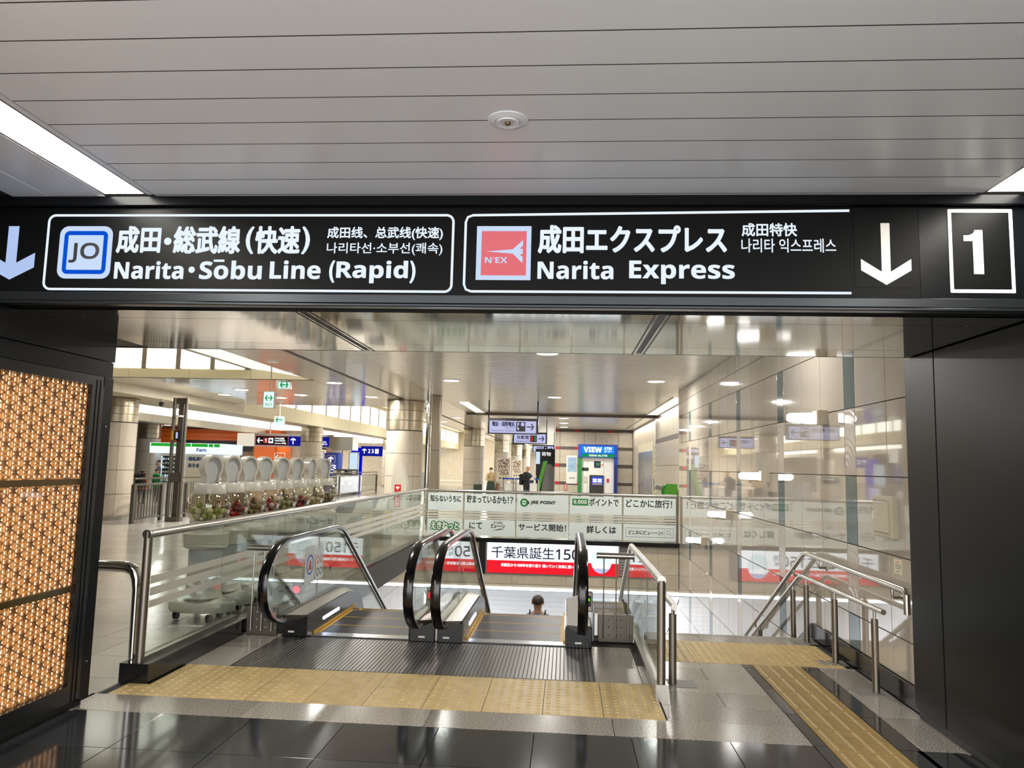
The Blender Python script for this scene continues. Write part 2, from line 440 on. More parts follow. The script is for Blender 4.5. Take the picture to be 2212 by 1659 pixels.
# tactile paving ----------------------------------------------------------
def dot_tile():
    b = MB().box(.002, .408, .002, .408, -.012, .002)
    for i in range(6):
        for j in range(6):
            b.lathe((.034+.0684*i, .034+.0684*j, .002), [(.0165, 0), (.0105, .0055)], 8)
    o = b.build('tactile_tile', 'tactile', None, at=(0, 0, 0)); COL.objects.unlink(o); return o
def bar_tile():
    b = MB().box(.002, .408, .002, .398, -.012, .002)
    for i in range(4):
        x = .052+.102*i
        b.add([(x-.02, .012, .002), (x+.02, .012, .002), (x+.02, .388, .002), (x-.02, .388, .002), (x-.011, .02, .0075), (x+.011, .02, .0075), (x+.011, .38, .0075), (x-.011, .38, .0075)],
              [(0, 1, 5, 4), (1, 2, 6, 5), (2, 3, 7, 6), (3, 0, 4, 7), (4, 5, 6, 7)])
    o = b.build('guide_tile', 'guide', None, at=(0, 0, 0)); COL.objects.unlink(o); return o
DT, BT = dot_tile(), bar_tile()
def lay(P, name, x, y, m=None):
    o = bpy.data.objects.new(name, P.data); COL.objects.link(o); o.parent = floor; o.location = Vector((x, y, 0))-org(floor)
    if m: o.material_slots[0].link = 'OBJECT'; o.material_slots[0].material = MT[m]
for j in range(2):
    for i in range(9):
        lay(DT, 'tactile_tile', .69-.41*(i+1), 5.24+.405*j, random.choice([None, 'tactile2']))
    for i in range(4):
        lay(DT, 'tactile_tile', .79+.41*i-.02, 6.8+.405*j, random.choice([None, 'tactile2']))
for i in range(10): lay(BT, 'guide_tile', 1.613, 6.8-.4*(i+1))
# left end of the dot field: tiles cut along the plinth
b = MB().box(-3.16, -3.002, 5.24, 5.49, -.012, .002)
for i in range(2):
    for j in range(3): b.lathe((-3.13+.068*i, 5.275+.068*j, .002), [(.0165, 0), (.0105, .0055)], 8)
b.build('tactile_tile', 'tactile', floor)

# ---- passage ceiling ------------------------------------------------------
ceil = struct('ceiling', MB().box(-3.3, 2.6, 1.3, 4.2, 3.125, 3.3), 'joint')
pp = MB().cham(Fr((0, 0, 0), (1, 0, 0), (0, -1, 0)), 0, 4.4, 0, .212, -.03, 0, .0012); pp.mi = [1]*9+[0]
pp = pp.build('ceiling_panel', ['panel', 'joint'], None, at=(0, 0, 0)); COL.objects.unlink(pp)
for k in range(13):
    o = bpy.data.objects.new('ceiling_panel', pp.data); COL.objects.link(o); o.parent = ceil
    o.location = Vector((-2.31, 3.899-.2165*k+.2125+.0, 3.1))-org(ceil)
for a, e in ((-3.16, -2.94), (-2.935, -2.64)):
    MB().cham(Fr((0, 0, 3.1), (1, 0, 0), (0, -1, 0)), a, e, -4.1, -1.3, -.02, 0, .004).build('ceiling_panel', 'panel', ceil)
MB().cham(Fr((0, 0, 3.1), (1, 0, 0), (0, -1, 0)), 2.36, 2.42, -4.1, -1.3, -.02, 0, .004).build('ceiling_panel', 'panel', ceil)
def strip_light(x0, x1, label):
    t = thing('strip_light', label, 'light', ((x0+x1)/2, 0.5, 3.1), 'recessed strip lights of the passage ceiling')
    b = MB(); b.box(x0, x0+.03, 1.3, 3.89, 3.098, 3.12).box(x1-.03, x1, 1.3, 3.89, 3.098, 3.12).build('frame', 'panel', t)
    MB().box(x0+.045, x1-.045, 1.3, 3.89, 3.104, 3.112).build('diffuser', 'e_strip', t)
    MB().box(x0+.03, x0+.045, 1.3, 3.89, 3.1, 3.108).build('channel', 'darksteel', t)
    MB().box(x1-.045, x1-.03, 1.3, 3.89, 3.1, 3.108).build('channel', 'darksteel', t)
strip_light(-2.63, -2.315, 'recessed white strip light in the ceiling over the wooden lattice case')
strip_light(2.085, 2.36, 'recessed white strip light in the ceiling beside the right black wall')
# round speaker in the ceiling
t = thing('ceiling_speaker', 'round white ceiling fitting with concentric rings above the sign', 'speaker', (-.267, 3.03, 3.09))
MB().lathe((-.267, 3.03, 3.1), [(.055, -.006), (.058, -.012), (.085, -.004), (.085, 0)], 40).build('rim', 'panel', t, True)
MB().lathe((-.267, 3.03, 3.1), [(.03, -.012), (.046, -.016), (.05, -.006), (.03, -.004)], 32).build('ring', 'panel', t, True)
MB().lathe((-.267, 3.03, 3.1), [(.0001, -.024), (.009, -.022), (.014, -.012), (.014, -.002)], 20).build('sensor', 'brass', t, True)
MB().lathe((-.267, 3.03, 3.1), [(.014, -.008), (.024, -.013), (.026, -.003)], 24).build('ring', 'steel', t, True)

# ---- black portal: right side ---------------------------------------------
w = struct('wall_right', MB().box(2.5, 2.75, .6, 5.54, 0, 3.3), 'black')
for y0, y1 in ((5.135, 5.56), (3.2, 5.125), (.6, 3.19)):
    MB().cham(wallR(XR+.0), -y1, -y0, .06, 2.47, -.08, 0, .003).build('wall_panel', 'blackmetal', w)
MB().box(XR+.02, XR+.08, .6, 5.54, 0, .06).build('kick_strip', 'darkgrey', w)
MB().box(2.41, 2.5, 4.1, 5.1, 2.475, 2.5).build('ledge', 'blackmetal', w)
for y in (4.55, 4.62): pass
# ---- left side: lattice display case --------------------------------------
w = struct('wall_left', MB().box(-3.6, -3.33, .6, 5.03, 0, 3.3), 'black')
F = wallL(XL)
b = MB().fbox(F, .6, 5.03, 2.3, 2.475, -.16, 0); b.build('wall_panel', 'blackmetal', w)
MB().fbox(F, .6, 5.03, 2.19, 2.295, -.16, -.01).build('wall_panel', 'blackmetal', w)
MB().fbox(F, 4.93, 5.03, 0.04, 2.185, -.16, .0).build('wall_panel', 'blackmetal', w)
MB().fbox(F, .6, 5.0, 0, .06, -.16, -.03).build('kick_strip', 'black', w)
for v in (.28, 1.86): MB().lathe((0, 0, 0), [(.006, 0), (.008, .003)], 10)
case = thing('lattice_display_case', 'tall black-framed backlit case of wooden star lattice by the passage', 'display case', (XL-.08, 4.1, 0))
Y0L, Y1L, Z0L, Z1L = 3.55, 4.90, .17, 2.12
b = MB().fbox(F, .9, 4.92, 2.12, 2.185, -.15, 0).fbox(F, 4.80, 4.92, .06, 2.12, -.03, 0).fbox(F, 4.92, 4.93, .06, 2.12, -.15, 0).fbox(F, .9, 4.80, .06, .17, -.15, 0)
b.build('frame', 'blackgloss', case)
for a in (4.845, 4.885): MB().fbox(F, a, a+.006, .06, 2.16, 0, .004).build('bead', 'blackmetal', case)
for v in (.285, 1.85):
    b = MB(); c = F(4.975, v, 0); b.tube([c, c+Vector((.006, 0, 0))], .006, 10).build('screw', 'chrome', case, True)
MB().fbox(F, .9, 3.5, .17, 2.12, -.15, -.02).build('wood_panel', 'wood', case)
MB().fbox(F, 3.5, 4.915, .17, 2.12, -.09, -.08).build('backlight', 'e_lattice', case)
MB().fbox(F, .9, 4.80, .17, 2.12, -.012, -.008).build('glass_pane', 'caseglass', case)
for v in (1.475, .785): MB().fbox(F, .9, 4.80, v-.02, v+.02, -.04, -.014).build('crossbar', 'brass', case)
s = .054; h = s*math.sqrt(3)/2
def slat(p0, p1, wd=.0055, d0=-.075, d1=-.045):
    (a0, b0), (a1, b1) = p0, p1; n = Vector((-(b1-b0), a1-a0)).normalized()*wd/2
    return MB().prism(F, [(a0+n.x, b0+n.y), (a0-n.x, b0-n.y), (a1-n.x, b1-n.y), (a1+n.x, b1+n.y)], d0, d1)
def clip(a, bb, slope):
    P = []
    for y in (Y0L, Y1L):
        z = a*0+bb+slope*(y-Y0L)
        P.append((y, z))
    (ya, za), (yb, zb) = P
    if slope:
        def yt(z): return ya+(z-za)/slope
        lo, hi = sorted((yt(Z0L), yt(Z1L))); ya2 = max(ya, lo); yb2 = min(yb, hi)
        if yb2-ya2 < .02: return None
        return ((ya2, za+slope*(ya2-ya)), (yb2, za+slope*(yb2-ya)))
y = Y1L-h*.6
while y > Y0L:
    slat((y, Z0L), (y, Z1L), .0045, -.058, -.046).build('lattice_slat', 'wood', case); slat((y, Z0L), (y, Z1L), .007, -.076, -.070).build('lattice_slat', 'wood', case); y -= h
t30 = math.tan(R(30))
zref = Z0L+.02
for sg in (1, -1):
    k = -40
    for k in range(-30, 62):
        # lines through grid nodes: node (Y1L-.6h, zref + s*k)
        z_at = zref+s*k-sg*t30*((Y1L-h*.6)-Y0L)
        c = clip(0, z_at, sg*t30)
        if c: slat(*c, .0048, -.053, -.045).build('lattice_slat', 'wood', case)
# stars on every second node
star = []
for i in range(12):
    r = .041 if i % 2 == 0 else .0135
    star.append((r*math.sin(R(30*i)), r*math.cos(R(30*i))))
so = MB().prism(Fr((0, 0, 0), (0, 1, 0), (0, 0, 1)), star, -.003, .003).build('star_piece', 'woodstar', None, at=(0, 0, 0)); COL.objects.unlink(so)
cc = 0; y = Y1L-h*.6
while y > Y0L+.02:
    off = 0 if cc % 2 == 0 else s
    z = zref+(cc % 2)*0+off+(s/2 if False else 0)
    zz = Z0L+.02+off
    while zz < Z1L-.02:
        if zz > Z0L+.02:
            c = F(y, zz+ (0), -.045)
            o = bpy.data.objects.new('star_piece', so.data); COL.objects.link(o); o.parent = case; o.location = c-org(case)
        zz += 2*s
    y -= 2*h; cc += 1
# ---- sign beam and mirror soffit -----------------------------------------
tr = struct('trim_1', MB().box(-3.6, 2.75, 4.06, 5.46, 2.482, 3.3), 'black')
for y0, y1 in ((4.04, 4.265), (4.27, 5.145), (5.15, 5.48)):
    for x0, x1 in ((-3.17, -1.5), (-1.46, .49), (.53, 2.42)):
        MB().box(x0, x1, y0, y1, 2.475, 2.482).build('soffit_panel', 'mirrorsteel', tr)
for x in (-1.48, .51):
    MB().box(x-.045, x-.035, 4.04, 5.48, 2.4735, 2.4755).build('soffit_slot', 'black', tr)
    MB().box(x+.035, x+.045, 4.04, 5.48, 2.4735, 2.4755).build('soffit_slot', 'black', tr)
MB().box(-3.6, 2.75, 5.46, 5.49, 2.475, 3.4).build('back_edge', 'steel', tr)
for x in (-2.9, -2.25, -1.05, -.1, .25, 1.3, 2.2):
    for y in (4.268, 5.148): MB().lathe((x, y, 2.4745), [(.007, 0), (.009, .001)], 10).build('screw', 'darksteel', tr)

sg = thing('station_sign', 'long black overhead sign for the Narita Sobu Line and Narita Express', 'sign', (-.4, 4.0, 2.48))
MB().box(-3.3, 2.6, 3.97, 4.06, 2.5, 3.1).build('sign_body', 'blackgloss', sg)
def bar(z0, z1, y0, nm, m): MB().cham(front(y0), -3.3, 2.6, z0, z1, -.06, 0, .004).build(nm, m, sg)
bar(3.045, 3.1, 3.915, 'top_rail', 'blackmetal'); bar(2.5, 2.55, 3.915, 'bottom_rail', 'railmetal'); bar(2.48, 2.497, 3.9, 'bottom_rail', 'railmetal')
F = front(3.95)
MB().fbox(F, -3.3, 1.466, 2.552, 3.043, -.02, 0).build('lit_face', 'board', sg)
MB().fbox(F, 1.468, 1.815, 2.552, 3.043, -.02, -.003).build('blank_face', 'board', sg)
MB().fbox(F, 1.817, 2.6, 2.552, 3.043, -.02, -.003).build('blank_face', 'blackmetal', sg)
def ol(F, box, r, th, nm, m, par, w0=.0, w1=.002):
    u0, u1, v0, v1 = box
    return MB().outline(F, rrect(u0, u1, v0, v1, r), rrect(u0+th, u1-th, v0+th, v1-th, max(r-th, .004)), w0, w1).build(nm, m, par)
ol(F, (-2.953, -.625, 2.567, 3.006), .045, .013, 'border_line', 'e_sign', sg)
b = MB(); P = [(1.466, 3.03), (-.525, 3.006), (-.557, 2.993), (-.57, 2.961), (-.57, 2.615), (-.557, 2.583), (-.525, 2.57), (1.466, 2.575)]
Q = [(1.466, 3.017), (-.525, 2.993), (-.549, 2.984), (-.557, 2.961), (-.557, 2.615), (-.549, 2.592), (-.525, 2.583), (1.466, 2.588)]
for i in range(7): b.prism(F, [P[i], Q[i], Q[i+1], P[i+1]], 0, .002)
b.build('border_line', 'e_sign', sg)
# left arrow (down), line mark, lettering
MB().prism(F, arrow_pts(-3.153, 2.781, .31, .285, .062, -90), 0, .002).build('arrow', 'e_arrow', sg)
ic = MB().prism(F, rrect(-2.874, -2.563, 2.634, 2.936, .05), 0, .002).build('line_mark', 'e_icon', sg, label='JO line mark in blue and white')
ol(F, (-2.846, -2.590, 2.660, 2.908), .03, .024, 'blue_ring', 'e_signblue', ic, .002, .003)
text(ic, rf('JO'), F, -2.811, -2.633, 2.724, 2.84, 'ink', .004, .0035)
for s_, a, e, v0, v1, bd in (('成田', -2.539, -2.279, 2.78, 2.938, .0055), ('総武線', -2.207, -1.82, 2.778, 2.938, .0055), ('快速', -1.738, -1.481, 2.778, 2.938, .0055), ('(', -1.791, -1.744, 2.778, 2.935, .004), (')', -1.473, -1.426, 2.778, 2.935, .004),
        (bf('Narita'), -2.538, -2.135, 2.633, 2.736, .002), (bf('Sobu'), -2.045, -1.688, 2.634, 2.741, .002), (bf('Line'), -1.644, -1.357, 2.638, 2.743, .002), (bf('Rapid'), -1.27, -.872, 2.617, 2.744, .002), ('(', -1.31, -1.278, 2.618, 2.745, .004), (')', -.862, -.83, 2.618, 2.745, .004)):
    text(sg, s_, F, a, e, v0, v1, 'e_sign', .002, bd)
MB().prism(F, circ(-2.24, 2.85, .021), 0, .002).build('dot', 'e_sign', sg); MB().prism(F, circ(-2.09, 2.688, .018), 0, .002).build('dot', 'e_sign', sg)
MB().prism(F, [(-1.966, 2.7335), (-1.906, 2.7335), (-1.906, 2.746), (-1.966, 2.746)], .0, .0025).build('macron', 'e_sign', sg)
text(sg, '成田线、总武线(快速)', F, -1.331, -.687, 2.859, 2.934, 'e_sign', .002, .0016)
text(sg, '나리타선·소부선(쾌속)', F, -1.329, -.687, 2.774, 2.845, 'e_sign', .002, .0008)
nx = MB().prism(F, [(-.501, 2.64), (-.205, 2.64), (-.205, 2.938), (-.501, 2.938)], 0, .002).build('line_mark', 'e_icon', sg, label='pink train mark reading NEX')
MB().prism(F, [(-.474, 2.665), (-.23, 2.665), (-.23, 2.91), (-.474, 2.91)], .002, .003).build('pink_field', 'e_signred', nx)
pts = [(-.447, 2.797), (-.303, 2.809), (-.249, 2.861), (-.249, 2.829), (-.267, 2.812), (-.25, 2.812), (-.25, 2.782), (-.267, 2.782), (-.249, 2.766), (-.25, 2.733), (-.303, 2.785)]
MB().prism(F, pts, .003, .004).build('plane_shape', 'e_icon', nx)
text(nx, bf("N'EX"), F, -.453, -.332, 2.733, 2.765, 'e_icon', .0045)
text(sg, '成田エクスプレス', F, -.169, .833, 2.786, 2.945, 'e_sign', .002, .0055)
text(sg, bf('Narita'), F, -.168, .237, 2.646, 2.748, 'e_sign', .002, .0015)
text(sg, bf('Express'), F, .32, .872, 2.622, 2.75, 'e_sign', .002, .0015)
text(sg, '成田特快', F, .909, 1.196, 2.883, 2.956, 'e_sign', .002, .0018)
text(sg, '나리타 익스프레스', F, .907, 1.394, 2.796, 2.872, 'e_sign', .002, .0008)
MB().fbox(F, 1.486, 1.79, 2.612, 3.0, -.003, -.001).build('arrow_sheet', 'board', sg)
MB().prism(F, arrow_pts(1.645, 2.791, .33, .258, .045, -90), -.001, .001).build('arrow', 'white', sg)
MB().fbox(F, 1.962, 2.284, 2.587, 3.031, -.003, .0).build('number_sheet', 'board', sg)
ol(F, (1.962, 2.284, 2.587, 3.031), .005, .018, 'border_line', 'white', sg, 0, .001)
MB().prism(F, [(2.082, 2.686), (2.132, 2.686), (2.132, 2.919), (2.094, 2.919), (2.086, 2.902), (2.066, 2.892), (2.037, 2.89), (2.037, 2.861), (2.082, 2.861)], 0, .0015).build('numeral', 'white', sg)

# ---- right wall of the stair well: tile by tile -----------------------------
wr = struct('wall_right', MB().box(XW+.012, XW+.3, 5.5, 17.0, -6, 3.45), 'walljoint')
ROWS = [3.39, 3.12, 2.82, 2.225, 1.63, 1.035, .44, -.155, -.75, -1.345, -1.94, -2.535, -3.13, -3.725]
def stair_z(y): return 0 if y < 7.95 else -(y-7.95)*.53
cols = []; y = 4.58
while y < 17:
    cols.append((y, y+.25, 1)); t = y+.25
    for i in range(3): cols.append((t+.6383*i, t+.6383*(i+1), 0))
    y += 2.165
WF = wallR(XW)
WP = {}
def wtile(par, F, nm, a0, a1, b0, b1, m, g=.004):
    k = (nm, round(a1-a0, 3), round(b1-b0, 3), m, tuple(F.n))
    if k not in WP:
        G = Fr((0, 0, 0), F.u, F.v)
        o = MB().cham(G, g/2, a1-a0-g/2, g/2, b1-b0-g/2, -.014, 0, .0018).build(nm, m, None, at=(0, 0, 0)); COL.objects.unlink(o); WP[k] = o
    o = bpy.data.objects.new(nm, WP[k].data); COL.objects.link(o); o.parent = par
    c = F(a0, b0, 0); o.location = c-org(par); ORG[o.name] = c; return o
for r in range(len(ROWS)-1):
    for y0, y1, st in cols:
        y0c, y1c = max(y0, 5.56), min(y1, 17.0)
        if y1c-y0c < .05: continue
        b0, b1 = ROWS[r+1], ROWS[r]
        if b1 < stair_z(y1c)-.5 or (y1c < 7.9 and b1 < .05): continue
        if y1c < 7.95 and b0 < .155: b0 = .155
        if st and r in (2, 4, 6, 8, 10): m = 'wallteal'
        elif st and r > 2: m = 'wallwave'
        else: m = 'walltile'
        wtile(wr, WF, 'wall_tile', -y1c, -y0c, b0, b1, m, .008 if not st else .009)
bb = struct('baseboard_right', MB().box(XW-.03, XW+.0, 5.5, 7.94, 0, .155).prism(Fr((XW-.03, 0, 0), (0, 1, 0), (0, 0, 1)), [(7.94, .155), (9.4, -.62), (9.4, -.78), (7.94, 0)], 0, .03), 'plinth')
# emergency lights along the wall
for (y, z), lb in zip(((7.5, 2.185), (9.6, 1.588), (11.7, .985), (13.8, .40)), ('highest and nearest', 'second from the portal', 'third from the portal', 'lowest and farthest')):
    t = thing('stair_light', f'small white tube light on the glossy tile wall, {lb} of four', 'light', (XW, y, z-.06), 'tube lights stepping down the tile wall')
    MB().cham(Fr((XW, y, z), (0, -1, 0), (0, 0, 1)), -.08, .08, -.07, .065, 0, .1, .01).build('housing', 'cream', t)
    MB().add([(XW-.1, y-.06, z-.07), (XW-.1, y+.08, z-.07), (XW-.33, y+.2, z-.055), (XW-.33, y+.06, z-.055), (XW-.1, y-.06, z-.055), (XW-.1, y+.08, z-.055), (XW-.33, y+.2, z-.045), (XW-.33, y+.06, z-.045)], [(0, 1, 2, 3), (4, 7, 6, 5), (0, 4, 5, 1), (1, 5, 6, 2), (2, 6, 7, 3), (3, 7, 4, 0)]).build('tray', 'chrome', t)
    MB().tube([(XW-.09, y, z), (XW-.3, y+.12, z), (XW-.325, y+.133, z)], [.045, .045, .03], 16).build('tube', 'e_emg', t, True)
    MB().lathe((XW-.2, y+.07, z-.085), [(.0001, 0), (.014, .004), (.014, .03)], 10).build('sensor', 'white', t, True)
# electrical cabinet and notice on the wall
t = thing('wall_cabinet', 'beige metal cabinet on the tile wall beside the black pillar', 'cabinet', (XW, 6.12, 1.166))
F = wallR(XW)
MB().cham(F, -6.295, -5.945, 1.166, 1.481, 0, .045, .006).build('body', 'cream', t)
dr = MB().cham(F, -6.275, -6.0, 1.2, 1.45, .045, .055, .004).build('door', 'cream', t)
MB().cham(F, -6.265, -6.245, 1.29, 1.36, .055, .07, .004).build('handle', 'chrome', dr)
MB().fbox(F, -6.24, -6.12, 1.415, 1.432, .055, .057).build('name_plate', 'white', dr)
text(dr, rf('Shutters'), F, -6.235, -6.125, 1.418, 1.429, 'ink', .058)
for v in (1.203, 1.447): MB().fbox(F, -6.272, -6.003, v-.003, v+.003, .052, .0545).build('hinge_gap', 'black', dr)
t = MB().fbox(F, -6.035, -5.895, .906, 1.016, 0, .002).build('wall_notice', 'ceilcream', None, label='small cream paper notice on the tile wall under the cabinet', cat='notice')
for k, (v, wd) in enumerate(((.995, .05), (.975, .1), (.962, .1), (.949, .09), (.925, .06))): MB().fbox(F, -5.965-wd/2, -5.965+wd/2, v-.0025, v+.0025, .002, .003).build('text_line', 'redp' if k == 0 else 'grey', t)

# ---- left and far walls of the well -----------------------------------------
wl = struct('wall_left', MB().box(-3.4, -3.115, 7.22, 17.0, -6, -.02), 'walljoint')
FL = wallL(-3.1)
y = 7.3
while y < 16.9:
    for k in range(9):
        b1 = -.07-.595*k; b0 = b1-.595
        if b1 < -(y+.64-8.6)*.577-.6: continue
        if y+.64 < 9: continue
        wtile(wl, FL, 'wall_tile', y, min(y+.638, 17), b0, b1, 'walltile')
    y += .638
struct('trim_2', MB().box(-3.24, -3.05, 7.22, 17.0, -.07, 0).box(-3.1, 2.5, 16.92, 17.06, -.06, .035), 'plinth')
wf = struct('wall_back', MB().box(-3.2, 2.6, 17.02, 17.3, -.96, 0), 'walljoint')
FB = front(17.0)
for a, e in ((-3.1, -2.5), (-2.5, -1.9), (1.42, 2.05), (2.05, 2.5)):
    wtile(wf, FB, 'wall_tile', a, e, -.66, -.06, 'stone'); 
for a, e in ((-3.1, -2.35), (-2.35, -1.15), (-1.15, .05), (.05, 1.25), (1.25, 2.5)):
    wtile(wf, FB, 'wall_tile', a, e, -.96, -.73 if a > -2.4 and e < 1.3 else -.66, 'stone')
lv = thing('louvre_panel', 'narrow grey louvre beside the lit poster', 'vent', (1.3, 17, -.72))
MB().box(1.21, 1.41, 16.99, 17.02, -.72, .03).build('frame', 'grey', lv)
for k in range(12): MB().add([(1.22, 16.98, -.7+.06*k), (1.4, 16.98, -.7+.06*k), (1.4, 16.995, -.66+.06*k), (1.22, 16.995, -.66+.06*k), (1.22, 16.985, -.705+.06*k), (1.4, 16.985, -.705+.06*k)], [(0, 1, 2, 3), (0, 4, 5, 1)]).build('slat', 'grey', lv)
# sloping tunnel ceiling below, with its light line
cs = struct('ceiling', MB().add([(-3.2, 17.07, -1.0), (2.6, 17.07, -1.0), (2.6, 29, -7.9), (-3.2, 29, -7.9), (-3.2, 17.07, -.97), (2.6, 17.07, -.97), (2.6, 29, -7.8), (-3.2, 29, -7.8)],
      [(0, 1, 2, 3), (4, 7, 6, 5), (0, 4, 5, 1), (2, 6, 7, 3), (0, 3, 7, 4), (1, 5, 6, 2)]), 'joint')
sl = Vector((0, .866, -.5)); FS = Fr((0, 17.06, -1.02), (1, 0, 0), sl)
for k in range(26): MB().cham(FS, -3.15, 2.55, .25+.3*k, .25+.3*k+.29, -.02, 0.0, .003).build('ceiling_panel', 'grey' if False else 'panel', cs)
t = thing('light_line', 'thin bright light line under the far wall of the stair well', 'light', (-.3, 17, -1.1))
MB().box(-3.1, 2.5, 16.985, 17.03, -1.09, -1.03).build('diffuser', 'e_led', t)
MB().box(-3.1, 2.5, 17.0, 17.06, -1.03, -.965).build('housing', 'stone', t)
struct('floor', MB().box(-3.4, 2.8, 6.5, 40, -5.5, -5.3), 'lightgranite')
for k, (s0, lb) in enumerate(((2.6, 'upper'), (5.4, 'added lower'))):  # lower line is an unseen addition that brightens the tunnel ceiling
    t = thing('light_line', f'{lb} light line across the sloping tunnel ceiling below', 'light', FS(-.3, s0, .02))
    MB().fbox(FS, -3.1, 2.5, s0, s0+.1, .02, .03).build('diffuser', 'e_led', t)
    lamp_area(t, FS(-.3, s0, .05), 60, 5.4, .15, (R(-30), 0, 0))
struct('wall_front', MB().box(-3.1, 2.6, 7.3, 7.4, -5.4, -.4), 'stone')
# ---- stairs ------------------------------------------------------------------
t = thing('staircase', 'granite stairs going down beside the glossy tile wall', 'stairs', (1.65, 8, -4.5))
st0 = MB().box(.84, 2.476, 7.95, 8.3, -.335, -.165).build('stair_step', 'granite', t)
for k in range(1, 26): put(st0, org(st0)+Vector((0, .311*k, -.165*k)), t)
MB().box(.84, 2.476, 7.9, 7.95, -.2, .002).build('nosing', 'granite3', t)

# ================================================================== WELL: BALUSTRADES
def post(par, x, y, z0, z1, r, m='darksteel', nm='post'):
    return MB().cyl((x, y, z0), (x, y, z1), r, 18).build(nm, m, par, True)
# left balustrade ------------------------------------------------------------
t = thing('glass_balustrade', 'long glass balustrade on a black granite kerb in front of the capsule machines', 'balustrade', (-3.13, 11, 0))
MB().box(-3.24, -3.02, 5.49, 7.22, 0, .14).box(-3.2, -3.06, 7.22, 16.93, 0, .035).build('kerb', 'plinth', t)
post(t, -3.13, 5.56, .14, 1.09, .032)
MB().tube([(-3.13, 5.53, 1.07), (-3.13, 8.5, 1.07), (-3.13, 16.95, 1.07)], .034, 16).build('top_rail', 'steel', t, True)
ys = [5.62+1.2*i for i in range(10)]
for i, y in enumerate(ys):
    y1 = min(y+1.19, 16.9)
    if y1-y < .1: continue
    MB().box(-3.136, -3.124, y, y1, .14 if y < 7 else .035, 1.045).build('glass_pane', 'glass', t)
    for z0, z1 in ((.692, .75), (.602, .664), (.515, .568)):
        MB().box(-3.1235, -3.1225, y, y1, z0, z1).build('frosted_band', 'frost', t)
MB().box(-3.15, -3.11, 5.56, 7.22, .14, .165).build('bottom_channel', 'darksteel', t)
# chrome handrail to its left
t = thing('chrome_rail', 'chrome bent-pipe guard rail beside the end of the left balustrade', 'rail', (-3.5, 5.62, 0))
P = [(-4.3, 5.62, .815), (-3.7, 5.62, .815), (-3.4, 5.62, .815), (-3.31, 5.62, .81), (-3.255, 5.62, .785), (-3.235, 5.62, .73), (-3.23, 5.62, .65), (-3.225, 5.62, .145)]
MB().tube(P, [.043]*5+[.04, .03, .028], 16).build('pipe', 'chrome', t, True)
MB().cyl((-4.25, 5.62, 0), (-4.25, 5.62, .8), .028, 14).build('leg', 'chrome', t, True)
# far parapet ----------------------------------------------------------------
t = thing('glass_parapet', 'glass parapet with banner strips across the far side of the well', 'balustrade', (-.3, 16.97, 0))
MB().tube([(-3.13, 16.97, 1.05), (2.45, 16.97, 1.05)], .035, 14).build('top_rail', 'steel', t, True)
XJ = [-3.1, -2.267, -1.089, .087, 1.272, 2.45]
FP = front(16.955)
for a, e in zip(XJ, XJ[1:]):
    MB().box(a+.006, e-.006, 16.96, 16.972, .035, 1.03).build('glass_pane', 'glass', t)
    for z0, z1 in ((.565, .6), (.5, .54), (.445, .475)): MB().fbox(FP, a+.006, e-.006, z0, z1, -.004, -.002).build('frosted_band', 'frost', t)
for x in XJ[1:-1]: MB().box(x-.006, x+.006, 16.958, 16.974, .035, 1.03).build('joint', 'darksteel', t)
post(t, 2.46, 16.97, .03, 1.05, .025)
txts = (('知らないうちに', -3.03, -2.33, .8, .95), ('貯まっているかも', -2.2, -1.31, .79, .97), None, ('ポイントで', .53, 1.18, .8, .97), ('どこかに旅行！', 1.34, 2.35, .79, .97))
